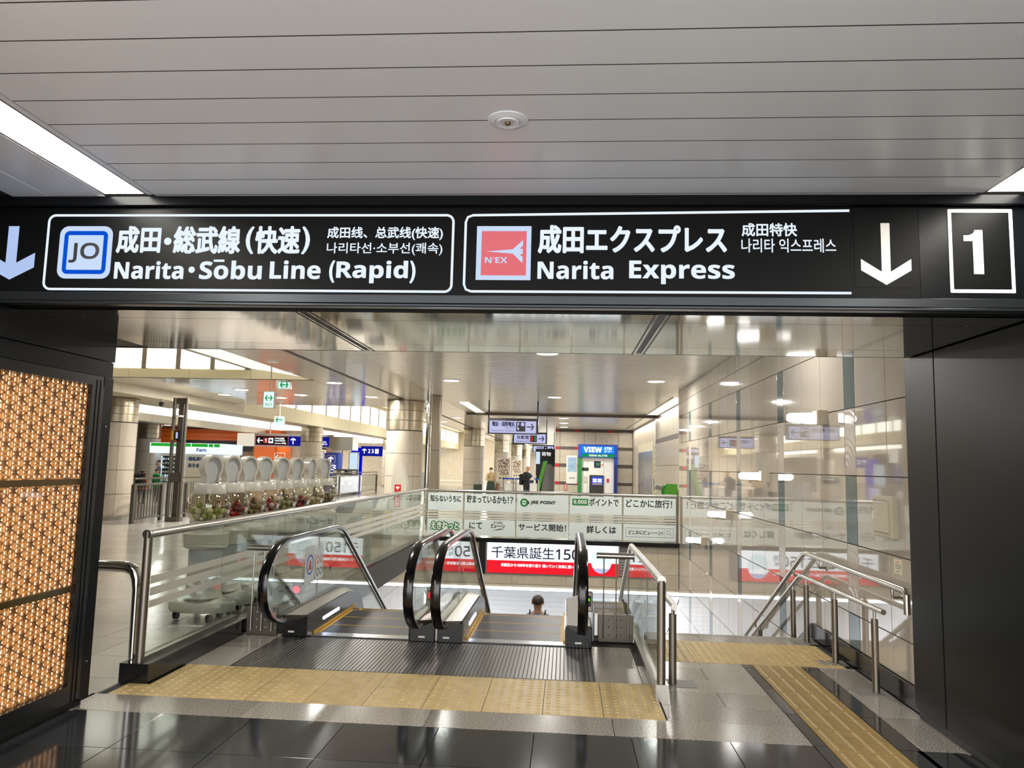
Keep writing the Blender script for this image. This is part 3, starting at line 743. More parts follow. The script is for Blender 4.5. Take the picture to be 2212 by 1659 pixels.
for i, (a, e) in enumerate(zip(XJ, XJ[1:])):
    bn = MB().fbox(FP, a+.02, e-.02, .615, 1.0, .0, .003).build('banner', 'film', None, label='upper parapet banner '+('at the far left end with seven black characters', 'with black text ending in exclamation and question marks', 'with a green round logo and capital letters', 'with a green patch reading 6,000', 'at the right end next to the tile wall')[i], cat='banner', group='top row of parapet banners')
    if txts[i]: text(bn, txts[i][0], FP, *txts[i][1:], 'ink', .0045, .004)
    if i == 1: text(bn, '！', FP, -1.28, -1.255, .8, .95, 'ink', .0045, .004); text(bn, '？', FP, -1.235, -1.155, .8, .95, 'ink', .0045, .004)
    if i == 2:
        MB().outline(FP, circ(-.91, .83, .092), circ(-.91, .83, .052), .003, .005).build('logo_ring', 'green', bn)
        MB().prism(FP, [(-.84, .89), (-.79, .83), (-.84, .77), (-.83, .83)], .003, .005).build('logo_point', 'ink', bn)
        MB().fbox(FP, -.96, -.86, .822, .84, .003, .006).build('logo_bar', 'green', bn)
        text(bn, rf('JRE POINT'), FP, -.77, -.21, .79, .88, 'ink', .0045, .006)
    if i == 3:
        MB().fbox(FP, .16, .51, .8, .95, .003, .005).build('green_patch', 'green', bn); text(bn, bf('6,000'), FP, .19, .48, .825, .925, 'white', .006)
    bn = MB().fbox(FP, a+.02, e-.02, .075, .425, .0, .003).build('banner', 'film', None, label='lower parapet banner '+('with white lettering outlined in green', 'with two large characters and a slanted black mark', 'with black katakana and an exclamation mark', 'with four black characters set to its right', 'with a drawn search box and magnifier')[i], cat='banner', group='lower row of parapet banners')
    if i == 0:
        text(bn, 'えきねっと', FP, -3.02, -2.34, .165, .385, 'green', .004, .032); text(bn, 'えきねっと', FP, -2.995, -2.365, .19, .36, 'white', .0065, .007)
    if i == 1:
        text(bn, 'にて', FP, -2.13, -1.84, .22, .37, 'ink', .004, .004)
        text(bn, 'どこかに', FP, -1.58, -1.38, .345, .4, 'ink', .004, .003); text(bn, 'ビューーン', FP, -1.64, -1.33, .25, .345, 'ink', .004, .005)
        MB().prism(FP, [(-1.62, .19), (-1.34, .235), (-1.45, .24)], .003, .005).build('swoosh', 'ink', bn)
    if i == 2: text(bn, 'サービス開始！', FP, -1.03, .03, .215, .375, 'ink', .004, .004)
    if i == 3: text(bn, '詳しくは', FP, .48, 1.13, .2, .37, 'ink', .004, .005)
    if i == 4:
        MB().outline(FP, [(1.34, .15), (2.38, .15), (2.38, .35), (1.34, .35)], [(1.347, .157), (2.373, .157), (2.373, .343), (1.347, .343)], .003, .005).build('search_box', 'grey', bn)
        MB().fbox(FP, 2.185, 2.191, .155, .345, .003, .005).build('divider', 'grey', bn)
        text(bn, 'どこかにビューーン！', FP, 1.4, 2.15, .205, .295, 'ink', .004, .003)
        MB().outline(FP, circ(2.27, .265, .045), circ(2.27, .265, .036), .003, .005).build('lens', 'grey', bn)
        MB().prism(FP, [(2.297, .225), (2.305, .232), (2.345, .192), (2.337, .185)], .003, .005).build('lens_handle', 'grey', bn)
# lit poster under it ----------------------------------------------------------
t = thing('lit_poster', 'wide backlit poster of white and red under the far parapet', 'poster', (-.26, 16.99, -.74))
FQ = front(16.985)
MB().fbox(FQ, -1.75, 1.21, -.75, .03, -.03, -.002).build('frame', 'steel', t)
MB().fbox(FQ, -1.715, 1.19, -.45, .005, -.002, 0).build('white_field', 'e_white', t)
MB().fbox(FQ, -1.715, 1.19, -.725, -.45, -.002, 0).build('red_band', 'e_red', t)
MB().fbox(FQ, -1.9, -1.755, -.76, .03, -.03, 0).build('side_panel', 'black', t)
text(t, '千葉県誕生', FQ, -1.62, -.22, -.405, -.145, 'navy', .001, .003)
text(t, rf('150'), FQ, -.19, .33, -.4, -.165, 'navy', .001, .006)
text(t, '周', FQ, .37, .48, -.275, -.165, 'navy', .001, .001); text(t, '年', FQ, .37, .48, -.4, -.29, 'navy', .001, .001)
text(t, '県誕生から'+bf('150')+'年を振り返り 描いていく未来に思いを馳せる', FQ, -1.4, .5, -.585, -.51, 'e_white', .001, .003)
gl_ = MB().prism(FQ, circ(.815, -.4, .225, 32, .27), 0, .001).build('globe_picture', 'e_pale', t, label='round snow-globe picture on the poster')
MB().prism(FQ, [(.62, -.53), (.66, -.47), (.69, -.5), (.75, -.4), (.8, -.48), (.84, -.43), (.9, -.5), (.95, -.45), (1.01, -.53), (.96, -.6), (.67, -.6)], .001, .002).build('hill_shape', 'e_white', gl_)
MB().prism(FQ, [(.63, -.55), (.7, -.57), (.75, -.55), (.81, -.575), (.87, -.55), (.93, -.57), (1.0, -.55), (.95, -.62), (.88, -.66), (.815, -.67), (.75, -.66), (.68, -.62)], .002, .003).build('wave_shape', 'e_board', gl_)
# right balustrade between escalator and stairs --------------------------------
t = thing('glass_balustrade', 'short glass balustrade with steel end post between the escalators and the stairs', 'balustrade', (.71, 7, 0))
MB().box(.665, .755, 5.62, 5.74, 0, .12).build('shoe', 'steel', t)
post(t, .71, 5.68, .12, .84, .031, 'darksteel', 'end_post')
def incl(y, y0, z0, sl): return z0 if y < y0 else z0-(y-y0)*sl
P = [(.71, 5.66, .845), (.71, 7.2, .835), (.71, 8.2, .825), (.71, 8.3, .79)]+[(.71, 8.3+.5*i, .79-.28*i) for i in range(1, 13)]
MB().tube(P, .031, 14).build('top_rail', 'steel', t, True)
for y0, y1 in ((5.73, 7.0), (7.01, 8.24)): MB().box(.704, .716, y0, y1, .06, .8).build('glass_pane', 'glass', t)
for i in range(4):
    a, e = 8.26+1.4*i, 8.26+1.4*i+1.38
    MB().prism(yz(.704), [(a, .79-(a-8.3)*.56-.85), (e, .79-(e-8.3)*.56-.85), (e, .77-(e-8.3)*.56), (a, .77-(a-8.3)*.56)], 0, .012).build('glass_pane', 'glass', t)
MB().box(.67, .75, 5.74, 8.24, 0.003, .06).build('bottom_channel', 'steel', t)
t = thing('stair_handrail', 'steel handrail with one post beside the short glass balustrade', 'handrail', (.85, 6.1, 0))
P = [(.85, 6.0, .6), (.85, 8.2, .57), (.85, 8.32, .53)]+[(.85, 8.32+.5*i, .53-.28*i) for i in range(1, 12)]
MB().tube(P, .026, 12).build('rail', 'steel', t, True)
post(t, .85, 6.1, .0, .53, .03); MB().cyl((.85, 6.1, .53), (.85, 6.1, .59), .012, 10).build('neck', 'steel', t, True)
MB().box(.8, 1.03, 6.02, 6.22, .0, .004).build('base_plate', 'grey', t)
# wall handrails -----------------------------------------------------------------
t = thing('wall_handrail', 'upper steel handrail on brackets along the tile wall', 'handrail', (2.43, 7, .7))
P = [(2.43, 5.66, .665), (2.43, 5.66, .80), (2.43, 5.69, .825), (2.43, 7.9, .84), (2.43, 8.0, .825)]+[(2.43, 8.0+.5*i, .825-.265*i) for i in range(1, 12)]
MB().tube(P, .024, 14).build('rail', 'steel', t, True)
for y in (5.9, 7.55, 8.35, 10.0, 10.7):
    z = incl(y, 8.0, .825, .53)
    MB().tube([(2.43, y, z-.015), (2.43, y, z-.06), (2.44, y, z-.08), (2.506, y, z-.08)], .012, 8).build('bracket', 'steel', t, True)
    MB().cyl((2.498, y, z-.08), (2.506, y, z-.08), .028, 12).build('flange', 'steel', t, True)
t = thing('stair_handrail', 'lower steel handrail on five posts in front of the tile wall', 'handrail', (2.376, 7, 0))
P = [(2.376, 5.93, .628), (2.376, 7.9, .618), (2.376, 7.98, .6)]+[(2.376, 7.98+.5*i, .6-.255*i) for i in range(1, 12)]
MB().tube(P, .02, 14).build('rail', 'steel', t, True)
for y in (6.106, 6.972, 7.76, 8.2, 9.55):
    z = incl(y, 7.98, .62, .51); zb = 0 if y < 7.9 else stair_z(y)-.17
    post(t, 2.376, y, zb, z-.075, .0265); MB().cyl((2.376, y, z-.075), (2.376, y, z-.01), .011, 10).build('neck', 'steel', t, True)
    if y < 7.9: MB().box(2.22, 2.46, y-.09, y+.09, .0, .004).build('base_plate', 'grey', t)

# ================================================================== ESCALATORS
def rail_path(x, off=0.0, zt=.93):
    P = []
    cy_, cz_, ry, rz = 6.86, .57, .53-off, .36-off
    for i in range(13):
        a = R(270-15*i); P.append((x, cy_+ry*math.cos(a), cz_+rz*math.sin(a)))
    z0 = .93-off
    P += [(x, 7.4, z0), (x, 8.1, z0)]
    # bend from level to 30 degrees
    rb = 1.0-off; yb, zb = 8.2, z0-rb
    for i in range(1, 7):
        a = R(90-5*i); P.append((x, yb+rb*math.cos(a), zb+rb*math.sin(a)))
    y, z = P[-1][1], P[-1][2]
    for k in range(1, 8): P.append((x, y+k*1.0, z-k*.577))
    return P
def esc(x0, x1, label, outer_l, outer_r):
    """x0/x1: step edges; handrails lie outside"""
    xm = (x0+x1)/2
    t = thing('escalator', label, 'escalator', (xm, 9, 0), 'pair of escalators going down')
    for side, xe in ((-1, x0), (1, x1)):
        xh = xe+side*.14
        hr = rail_path(xh)
        prof = [(-.042, -.012), (-.036, .012), (-.02, .02), (.02, .02), (.036, .012), (.042, -.012), (.03, -.02), (-.03, -.02)]
        MB().tube(hr, 1.0, prof=prof).build('handrail', 'rubber', t, True)
        gi = rail_path(xh, .035)
        MB().tube(gi[2:], 1.0, prof=[(-.017, -.012), (-.017, .014), (.017, .014), (.017, -.012)]).build('rail_guide', 'chrome', t, True)
        g = rail_path(xh, .05)
        pts = [(p[1], p[2]) for p in g[1:]]
        e = pts[-1]; pts += [(e[0], e[1]-.75), (8.6, .12), (7.0, .2), (6.86, .24)]
        MB().prism(yz(xh-.006), pts, 0, .012).build('glass_panel', 'glass', t)
        for yj in (7.75,): MB().box(xh-.007, xh+.007, yj-.003, yj+.003, .25, .88).build('glass_joint', 'darksteel', t)
        # newel base and dark skirt
        xa, xb = sorted((xe, xe+side*.245))
        nb = MB().cham(front(7.12), xa, xb, .0, .185, -.5, 0, .008).build('newel_base', 'rubber', t)
        MB().fbox(front(7.12), xh-.05, xh+.01, .04, .056, 0, .002).build('name_plate', 'white', nb)
        sk = [(7.2, 0), (7.2, .2)]+[(y, .2) for y in (8.0, 8.5)]
        def dk(y): 
            return .25 if y < 8.4 else .25-.577*(y-8.4)-(-.0) if y > 9.0 else .25-.48*(y-8.4)**2/1.2*1.0
        ysr = [7.1, 7.6, 8.1, 8.4, 8.55, 8.7, 8.85, 9.0, 9.3, 9.8, 11, 13, 15]
        xi = xe+side*.005
        P = [(y, dk(y)-.045) for y in ysr]; P += [(y, dk(y)-.5) for y in reversed(ysr)]
        MB().prism(Fr((xi, 0, 0), (0, 1, 0), (0, 0, 1)), P, -.004, .004).build('skirt_panel', 'skirt', t)
        # stainless decks both sides of the glass
        for sgn, wd in ((-side, .125), (side, .09)):
            xa = xh+sgn*.008; xb = xh+sgn*wd
            b = MB(); n = len(ysr)
            vs = []
            for q, y in enumerate(ysr):
                z = dk(y); yy = y-(.24 if q == 0 else 0)
                vs += [(xa, yy, z), (xb, y, z-.04), (xb, y, z-.06), (xa, yy, z-.06)]
            fs = [(i*4+j, i*4+(j+1) % 4, i*4+4+(j+1) % 4, i*4+4+j) for i in range(n-1) for j in range(4)]+[(0, 3, 2, 1), (4*n-4, 4*n-3, 4*n-2, 4*n-1)]
            b.add(vs, fs).build('deck', 'steel', t, True, ang=25)
        # light slot and yellow brush on the inner side
        Fs = wallL(xe+.0) if side < 0 else wallR(xe)
        s0 = 1 if side < 0 else -1
        u = sorted((7.56*s0, 8.1*s0))
        MB().prism(Fs, rrect(u[0], u[1], .075, .105, .014), .0, .006).build('light_slot', 'e_slot', t)
        u = sorted((7.3*s0, 8.7*s0)); MB().fbox(Fs, u[0], u[1], .0, .022, 0, .02).build('brush_guard', 'yellow', t)
    # steps
    F0 = Fr((0, 0, 0), (1, 0, 0), (0, 1, 0))
    zs = 0; y = 7.34
    def zstep(k):
        yc = 7.34+.4*k
        return 0 if k < 3 else -.06-.231*(k-3)
    for k in range(0, 20):
        z = zstep(k); yk = 7.34+.4*k
        sp = MB().box(x0+.006, x1-.006, yk, yk+.397, z-.24, z-.002).build('step', 'tread', t)
        MB().box(x0+.008, x1-.008, yk+.377, yk+.394, z-.003, z-.001).build('yellow_line', 'yellow', sp)
        MB().box(x0+.008, x0+.045, yk, yk+.38, z-.003, z-.0005).build('yellow_line', 'yellow', sp)
        MB().box(x1-.045, x1-.008, yk, yk+.38, z-.003, z-.0005).build('yellow_line', 'yellow', sp)
    MB().box(x0, x1, 7.2, 7.34, -.03, .004).build('comb_plate', 'combmetal', t)
    return t
E1 = esc(-2.39, -1.43, 'left escalator of the pair, beside the black kerb, with red no-entry lamps', 0, 0)
E2 = esc(-.92, .02, 'right escalator of the pair, carrying a man down, with a green lamp', 0, 0)
# ribbed landing plate shared by both
b = MB().box(-2.66, .255, 6.05, 7.115, -.012, .001); b.m(1)
x = -2.65
while x < .24:
    b.add([(x, 6.06, .001), (x+.0275, 6.06, .001), (x+.0275, 7.11, .001), (x, 7.11, .001), (x+.002, 6.06, .0045), (x+.0255, 6.06, .0045), (x+.0255, 7.11, .0045), (x+.002, 7.11, .0045)], [(0, 4, 7, 3), (1, 2, 6, 5), (4, 5, 6, 7), (0, 1, 5, 4)])
    x += .0325
b.build('landing_plate', ['ribgap', 'ribplate'], None, label='wide ribbed metal landing plate in front of the escalators', cat='plate')
# steel cover between the two escalators
t = thing('divider_cover', 'steel cover strip between the two escalators', 'cover', (-1.18, 7.3, 0))
MB().box(-1.19, -1.16, 7.16, 7.6, 0, .2).build('front_plate', 'steel', t)
MB().prism(yz(-1.19), [(7.6, .19), (8.5, .17), (9.2, -.2), (15, -3.5), (15, -3.7), (9.2, -.4), (8.5, 0), (7.6, 0)], 0, .03).build('top_plate', 'steel', t)
# direction lamps
def dirlamp(x, y, z, m, label, red=True):
    t = thing('direction_lamp', label, 'lamp', (x, y, z), 'direction lamps of the escalators')
    bx = MB().cham(front(y), x-.058, x+.058, z, z+.185, -.09, 0, .008).build('box', 'darksteel', t)
    MB().fbox(front(y), x-.042, x+.042, z+.05, z+.155, 0, .002).build('window', 'black', t)
    if red:
        MB().prism(front(y), circ(x, z+.103, .036), .002, .004).build('red_disc', m, t); MB().fbox(front(y), x-.026, x+.026, z+.098, z+.108, .004, .005).build('dash', 'redp', t)
    else:
        MB().prism(front(y), arrow_pts(x, z+.1, .07, .06, .016, 90), .002, .004).build('green_arrow', m, t)
    MB().cyl((x, y+.05, z-.24), (x, y+.05, z+.01), .02, 10).build('stem', 'steel', t, True)
dirlamp(-2.71, 7.66, .24, 'e_redlamp', 'red no-entry lamp box left of the left escalator')
dirlamp(-1.30, 7.55, .25, 'e_redlamp', 'red no-entry lamp box between the two escalators')
dirlamp(.225, 7.55, .25, 'e_greenlamp', 'green lamp box right of the right escalator', False)
# safety film on the left glass
F = wallL(-2.53+.007)
t = thing('safety_sticker', 'translucent safety film with a blue ring on the left escalator glass', 'sticker', (-2.52, 7.6, .45))
def sfilm(a, e, z0, z1): MB().fbox(F, a, e, z0, z1, 0, .001).build('film', 'film', t)
sfilm(7.34, 7.62, .44, .80); sfilm(7.66, 7.88, .44, .77)
MB().outline(F, circ(7.48, .62, .1), circ(7.48, .62, .08), .001, .002).build('ring', 'blue', t)
MB().prism(F, [(7.43, .57), (7.53, .57), (7.5, .66), (7.46, .66)], .001, .002).build('figure', 'redp', t)
for a, z, m in ((7.72, .64, 'redp'), (7.82, .64, 'redp'), (7.72, .52, 'ink'), (7.82, .52, 'navy')): MB().outline(F, circ(a, z, .04), circ(a, z, .03), .001, .002).build('ring', m, t)
# barrier frames either side
def barrier(xa, xb, y, label):
    t = thing('barrier_frame', label, 'barrier', ((xa+xb)/2, y, 0), 'steel barrier frames beside the escalators')
    MB().cham(front(y), xa, xb, .0, .25, -.03, 0, .004).build('plate', 'fencemetal', t)
    for i in range(3):
        x = xa+.05+(xb-xa-.1)*i/2; MB().cyl((x, y-.02, .04), (x, y-.02, .79), .007, 10).build('post', 'steel', t, True)
        if i < 2:
            for dx_ in (.05, .13):
                for z in (.07, .14, .21): MB().sphere((x+dx_, y-.001, z), .008, 8, 5).build('bolt', 'steel', t, True)
    MB().cyl((xa-.02, y-.02, .81), (xb+.0, y-.02, .81), .028, 14).build('bar', 'steel', t, True)
barrier(-3.0, -2.70, 7.15, 'steel post barrier between the black kerb and the left escalator')
barrier(.33, .665, 7.42, 'steel post barrier between the right escalator and the short glass balustrade')
t = MB().prism(yz(.30), [(7.46, .26), (8.0, .27), (8.4, .24), (8.9, .0), (13, -2.4), (13, -2.8), (8.9, -.5), (7.46, 0)], 0, .355).build('side_cover', 'mirrorsteel', None, True, label='polished curved steel cover behind the right barrier', cat='cover')

# ================================================================== CAPSULE MACHINES
def machine(first=False):
    t = thing('capsule_machine', 'x', 'machine', (0, 0, 0), 'white capsule machines in a row')
    MB().lathe((0, 0, 0), [(.33, .1), (.345, .12), (.345, .19), (.335, .2), (.2, .235), (.19, .245)], 32, sy=.55).build('base', 'whiteplastic', t, True)
    for a in (60, 180, 300):
        c = Vector((.27*math.cos(R(a)), .14*math.sin(R(a)), 0))
        cs_ = MB().tube([c+Vector((-.02, 0, .045)), c+Vector((.02, 0, .045))], .042, 12).build('caster', 'rubber', t, True)
    MB().lathe((0, 0, 0), [(.19, .24), (.17, .3), (.165, .52), (.16, .6)], 28).build('pedestal', 'whiteplastic', t, True)
    MB().lathe((0, 0, 0), [(.16, .6), (.162, .61), (.162, .7), (.16, .72)], 28).build('coin_band', 'greyinner', t, True)
    MB().lathe((0, 0, 0), [(.165, .72), (.215, .74), (.22, .8), (.225, .88), (.15, .93)], 28).build('tray', 'whiteplastic2', t, True)
    MB().lathe((0, 0, 0), [(.15, .93), (.17, .97), (.175, 1.0), (.17, 1.012)], 28).build('bowl_seat', 'whiteplastic', t, True)
    MB().lathe((0, 0, 0), [(.17, 1.015), (.2, 1.05), (.222, 1.11), (.227, 1.16), (.215, 1.215), (.19, 1.265), (.15, 1.3), (.147, 1.296), (.186, 1.262), (.211, 1.213), (.222, 1.16), (.217, 1.11), (.196, 1.052), (.166, 1.019)], 36).build('bowl', 'bowl', t, True)
    MB().lathe((0, 0, 0), [(.165, 1.285), (.167, 1.29), (.15, 1.38), (.14, 1.39), (.0001, 1.39)], 28).build('collar', 'whiteplastic', t, True)
    # oval paddle facing the viewer's left-front
    n = 30; out = []
    for i in range(n+1):
        a = R(-42+264*i/n); out.append((.115*math.cos(a), 1.56+.125*math.sin(a)))
    out = [(.075, 1.39)]+[(.075, 1.43)]+out+[(-.075, 1.43), (-.075, 1.39)]
    inn = [(x*.82, 1.545+(z-1.545)*.84) for x, z in out]; inn[0] = (.06, 1.39); inn[-1] = (-.06, 1.39); inn[1] = (.062, 1.43); inn[-2] = (-.062, 1.43)
    G = Fr((0, 0, 0), (math.cos(R(64)), math.sin(R(64)), 0), (0, 0, 1))
    pd = MB().outline(G, out, inn, -.05, .05).build('paddle_frame', 'whiteplastic', t, True)
    MB().prism(G, inn, -.03, .02).build('paddle_panel', 'greyinner', t)
    return t
mproto = machine()
YM = [7.66, 8.12, 8.58, 9.04, 9.53, 10.06, 10.63, 11.25]
kinds = [('moss green', ['#b9bd8a', '#9aa64e', '#d8d3bf']), ('dark red', ['#7a1420', '#b01c2a', '#2b2a35']), ('ochre', ['#8a7440', '#6b5a36', '#a99566']), ('crimson', ['#b3142a', '#c8c2b8', '#7c1020']),
         ('olive', ['#a2a06c', '#7f8048', '#c6c4a8']), ('deep red', ['#7d1018', '#9c1620', '#3a2026']), ('tan', ['#b9ab88', '#9c8454', '#c9bfa6']), ('brown', ['#7b6a4a', '#5f5238', '#9c8a66'])]
ordn = ['nearest to the balustrade end', 'second from the near end', 'third from the near end', 'fourth from the near end', 'fourth from the far end', 'third from the far end', 'second from the far end', 'farthest along the balustrade']
cap = None
for i, y in enumerate(YM):
    lb = f'white capsule machine with {kinds[i][0]} capsules in its clear bowl, {ordn[i]}'
    x = -3.69 if i < 4 else -3.66
    if i == 0:
        mproto.location = (x, y, 0); tt = mproto
    else:
        tt = copy_tree(mproto, (0, 0, 0)); tt.location = (x, y, 0)
        if i == 6: 
            for c in tt.children:
                if c.name.startswith('paddle'): c.rotation_euler.z = R(14)
    tt['label'] = lb
    # capsules
    for k, hx in enumerate(kinds[i][1]): mat(f'cap{i}{k}', hx, .25)
    pos = []
    for L, (zz, rr, nn) in enumerate(((1.052, .118, 9), (1.052, .045, 3), (1.105, .15, 8), (1.105, .07, 4), (1.155, .11, 3))):
        if i in (6,) and L > 2: continue
        for q in range(nn):
            a = 2*math.pi*(q+.37*L)/nn+random.uniform(-.1, .1); pos.append((x+rr*math.cos(a), y+rr*math.sin(a), zz+random.uniform(-.006, .006)))
    for px_, py_, pz_ in pos:
        if cap is None:
            b = MB(); b.sphere((0, 0, 0), .033, 12, 8); b.mi = [0 if q % 8 < 4 else 1 for q in range(len(b.f))]
            cap = b.build('capsule', ['cap00', 'cap02'], None, True, at=(0, 0, 0), ang=60); o = cap
        else:
            o = bpy.data.objects.new('capsule', cap.data); COL.objects.link(o)
        o.location = (px_, py_, pz_); o.rotation_euler = (random.random()*6, random.random()*6, random.random()*6)
        for sl_, q in ((0, random.choice((0, 1))), (1, random.choice((1, 2)))):
            o.material_slots[sl_].link = 'OBJECT'; o.material_slots[sl_].material = MT[f'cap{i}{q}']
        tag(o, f'{kinds[i][0]} toy capsule in the machine bowl {ordn[i]}', 'capsule', f'{kinds[i][0]} capsules in one bowl')

# ================================================================== CONCOURSE SHELL
# ceilings at ZC: slatted bay over the well, polished panels beside it
struct('ceiling', MB().box(-3.35, 2.55, 5.49, 25.1, ZC, ZC+.1), 'ceilslat')
struct('ceiling', MB().box(-3.35, 3.3, 25.1, 60, ZC-.02, ZC+.1), 'ceilslat')
struct('ceiling', MB().box(2.55, 3.6, 17.0, 25.1, ZC, ZC+.1), 'ceilslat')
cp = struct('ceiling', MB().box(-10.6, -3.35, 5.49, 120, ZC+1.75, ZC+1.85), 'ceilcream')
def cpan(x0, x1, y0, y1): MB().box(x0, x1, y0, y1, ZC, ZC+.03).build('ceiling_panel', 'ceilpanel', cp)
for x0, x1 in ((-4.44, -3.36), (-5.56, -4.56)):
    y = 5.5
    while y < 60:
        cpan(x0, x1, y+.004, y+3.2-.004); y += 3.2
for a in (-4.555, -4.495): MB().box(a, a+.04, 5.5, 60, ZC+.004, ZC+.03).build('ceiling_slot', 'black', cp)
MB().box(-4.56, -4.44, 5.5, 60, ZC+.03, ZC+.06).build('slot_back', 'ceilpanel', cp)
for x0, x1 in ((-10.5, -8.85), (-8.85, -7.2), (-7.2, -5.565)):
    cpan(x0+.004, x1-.004, 15.9, 19.5); cpan(x0+.004, x1-.004, 19.51, 23.2); cpan(x0+.004, x1-.004, 5.5, 8.5)
struct('ceiling', MB().box(-5.56, -3.35, 60, 120, ZC, ZC+.1), 'ceilpanel')
# transverse beam line in the slatted bay
struct('trim_3', MB().box(-3.35, 3.2, 25.0, 25.12, ZC-.09, ZC+.02), 'stonedark')
# coffer 1: far wall with fascia and lit panes, sloped cream side
cw = struct('wall_coffer', MB().box(-11, -5.5, 15.86, 16.0, ZC, 5.1), 'fascia')
for i in range(8):
    x1 = -7.0-.78*i
    MB().box(x1-.68, x1, 15.8, 15.86, 3.6, 4.5).build('lit_pane', 'e_pane', cw)
    MB().box(x1, x1+.1, 15.78, 15.87, 3.58, 4.5).build('mullion', 'darksteel', cw)
for i in range(4): MB().box(-11+1.38*i, -11+1.38*i+1.37, 15.79, 15.86, ZC, 3.575).build('fascia_panel', 'ceilcream', cw)
b = MB().add([(-5.56, 5.5, ZC+.03), (-5.56, 15.86, ZC+.03), (-6.9, 15.86, 3.62), (-6.9, 5.5, 3.62), (-5.56, 5.5, ZC+.09), (-5.56, 15.86, ZC+.09), (-6.9, 15.86, 3.68), (-6.9, 5.5, 3.68)], [(0, 1, 2, 3), (4, 7, 6, 5), (0, 4, 5, 1), (1, 5, 6, 2), (2, 6, 7, 3), (3, 7, 4, 0)])
b.build('slope_panel', 'e_cove', cw)
MB().box(-6.96, -6.9, 5.5, 15.8, 3.6, 3.72).build('slope_frame', 'darksteel', cw)
# left beam over the column row, and coffer 2 panes along it
bl = struct('wall_beam', MB().box(-12.7, -10.62, 5.5, 23.2, 3.2, 5.2).box(-12.7, -11.66, 23.2, 110, 3.25, 5.2), 'fascia')
y = 5.5
while y < 23: MB().box(-10.62, -10.56, y, y+2.3, 3.15, ZC).build('fascia_panel', 'cream', bl); y += 2.31
y = 23.3; k = 0
while y < 80:
    MB().box(-11.66, -11.62, y+.06, y+1.99, 3.86, 4.9).build('lit_pane', 'e_pane', bl)
    MB().box(-11.66, -11.58, y-.06, y+.06, 3.84, 4.92).build('mullion', 'darksteel', bl)
    MB().box(-11.66, -11.6, y, y+2.04, 3.25, 3.83).build('fascia_panel', 'ceilcream', bl)
    y += 2.05
MB().box(-11.0, -5.5, 23.2, 23.3, ZC, 5.2).build('coffer_edge', 'stonedark', bl)
struct('ceiling', MB().box(-12, -5.5, 23.2, 120, 5.1, 5.2), 'ceilcream')
struct('wall_beam', MB().box(-5.56, -5.5, 23.2, 110, ZC, 5.2), 'ceilcream')
# left aisle
struct('ceiling', MB().box(-16, -12.7, 5.5, 110, 3.65, 3.75).box(-40, -16.4, 5.5, 110, 3.25, 3.35), 'ceilpanel')
la = struct('wall_beam', MB().box(-16.4, -16.05, 20, 90, 3.0, 3.7), 'fascia')
y = 20
while y < 80:
    MB().box(-16.05, -16.0, y, y+3.98, 3.3, 3.64).build('lit_pane', 'e_pane', la); MB().box(-16.05, -15.98, y, y+1.98, 3.0, 3.29).build('fascia_panel', 'cream', la); MB().box(-16.05, -15.98, y+2, y+3.98, 3.0, 3.29).build('fascia_panel', 'cream', la); y += 4
struct('wall_left', MB().box(-40.2, -40, -3, 110, 0, 5), 'stone')
struct('wall_back', MB().box(-40, -6, 82, 82.3, 0, 5).box(-6, 8, 110, 110.3, 0, 5), 'stone')
struct('wall_back', MB().box(-16.2, -12.6, 54, 54.3, 0, 3.0), 'stone')
struct('ceiling', MB().box(-40, -3.6, .6, 5.5, 3.39, 3.5), 'ceilpanel')
struct('wall_front', MB().box(-40, -3.6, .5, .6, 0, 3.6), 'stone')  # unseen wall, added to stop world light spilling onto the left floor

# ---- columns ---------------------------------------------------------------
def column(x, y, zt, label, r=.51, quad=4):
    t = thing('round_column', label, 'column', (x, y, 0), 'round tiled columns of the concourse')
    MB().lathe((x, y, 0), [(r-.02, 0), (r-.02, zt)], 32).build('core', 'columnjoint', t, True)
    MB().lathe((x, y, 0), [(r+.02, 0), (r+.02, .1), (r, .12), (r-.02, .12)], 32).build('plinth', 'granite', t, True)
    zs = [.125, .67, 1.29, 1.91, 2.53]
    for a, e in zip(zs, zs[1:]):
        for q in range(quad):
            a0 = 2*math.pi*q/quad+.75; a1 = a0+2*math.pi/quad-.012
            n = 8; pr = [(r-.02, a), (r, a), (r, e-.012), (r-.02, e-.012)]
            MB().lathe((x, y, 0), pr, n, a0, a1).build('column_tile', 'column', t, True)
    zc = 2.54; dzc = (zt-.03-zc)/3
    for k in range(3):
        MB().lathe((x, y, 0), [(r-.02, zc+dzc*k), (r+.004, zc+dzc*k+.004), (r+.004, zc+dzc*(k+1)-.008), (r-.02, zc+dzc*(k+1)-.004)], 32).build('metal_band', 'columnmetal', t, True)
    MB().lathe((x, y, 0), [(r-.02, zt-.03), (r+.03, zt-.025), (r+.03, zt), (r-.02, zt)], 32).build('collar', 'columnmetal', t, True)
column(-4.5, 20.8, ZC, 'large round beige tiled column behind the far left corner of the parapet')
column(-4.5, 36.8, ZC, 'round beige tiled column beside the woman in the beige jacket')
column(-4.5, 52.8, ZC, 'round beige column with a framed picture, behind the woman')
column(-4.5, 68.8, ZC, 'distant round column behind the luggage carts'); column(-4.5, 84.8, ZC, 'most distant round column of the right row')
column(-11.93, 19.2, 3.2, 'round beige tiled column close to the wooden lattice case')
column(-12.1, 35.2, 3.25, 'round beige column in front of the black and blue train sign')
column(-12.0, 51.0, 3.25, 'round beige column half hidden behind the large column'); column(-12.0, 67.0, 3.25, 'distant round column of the left row')
column(-20.2, 35.3, 3.25, 'round beige column behind the two children by the kiosk')

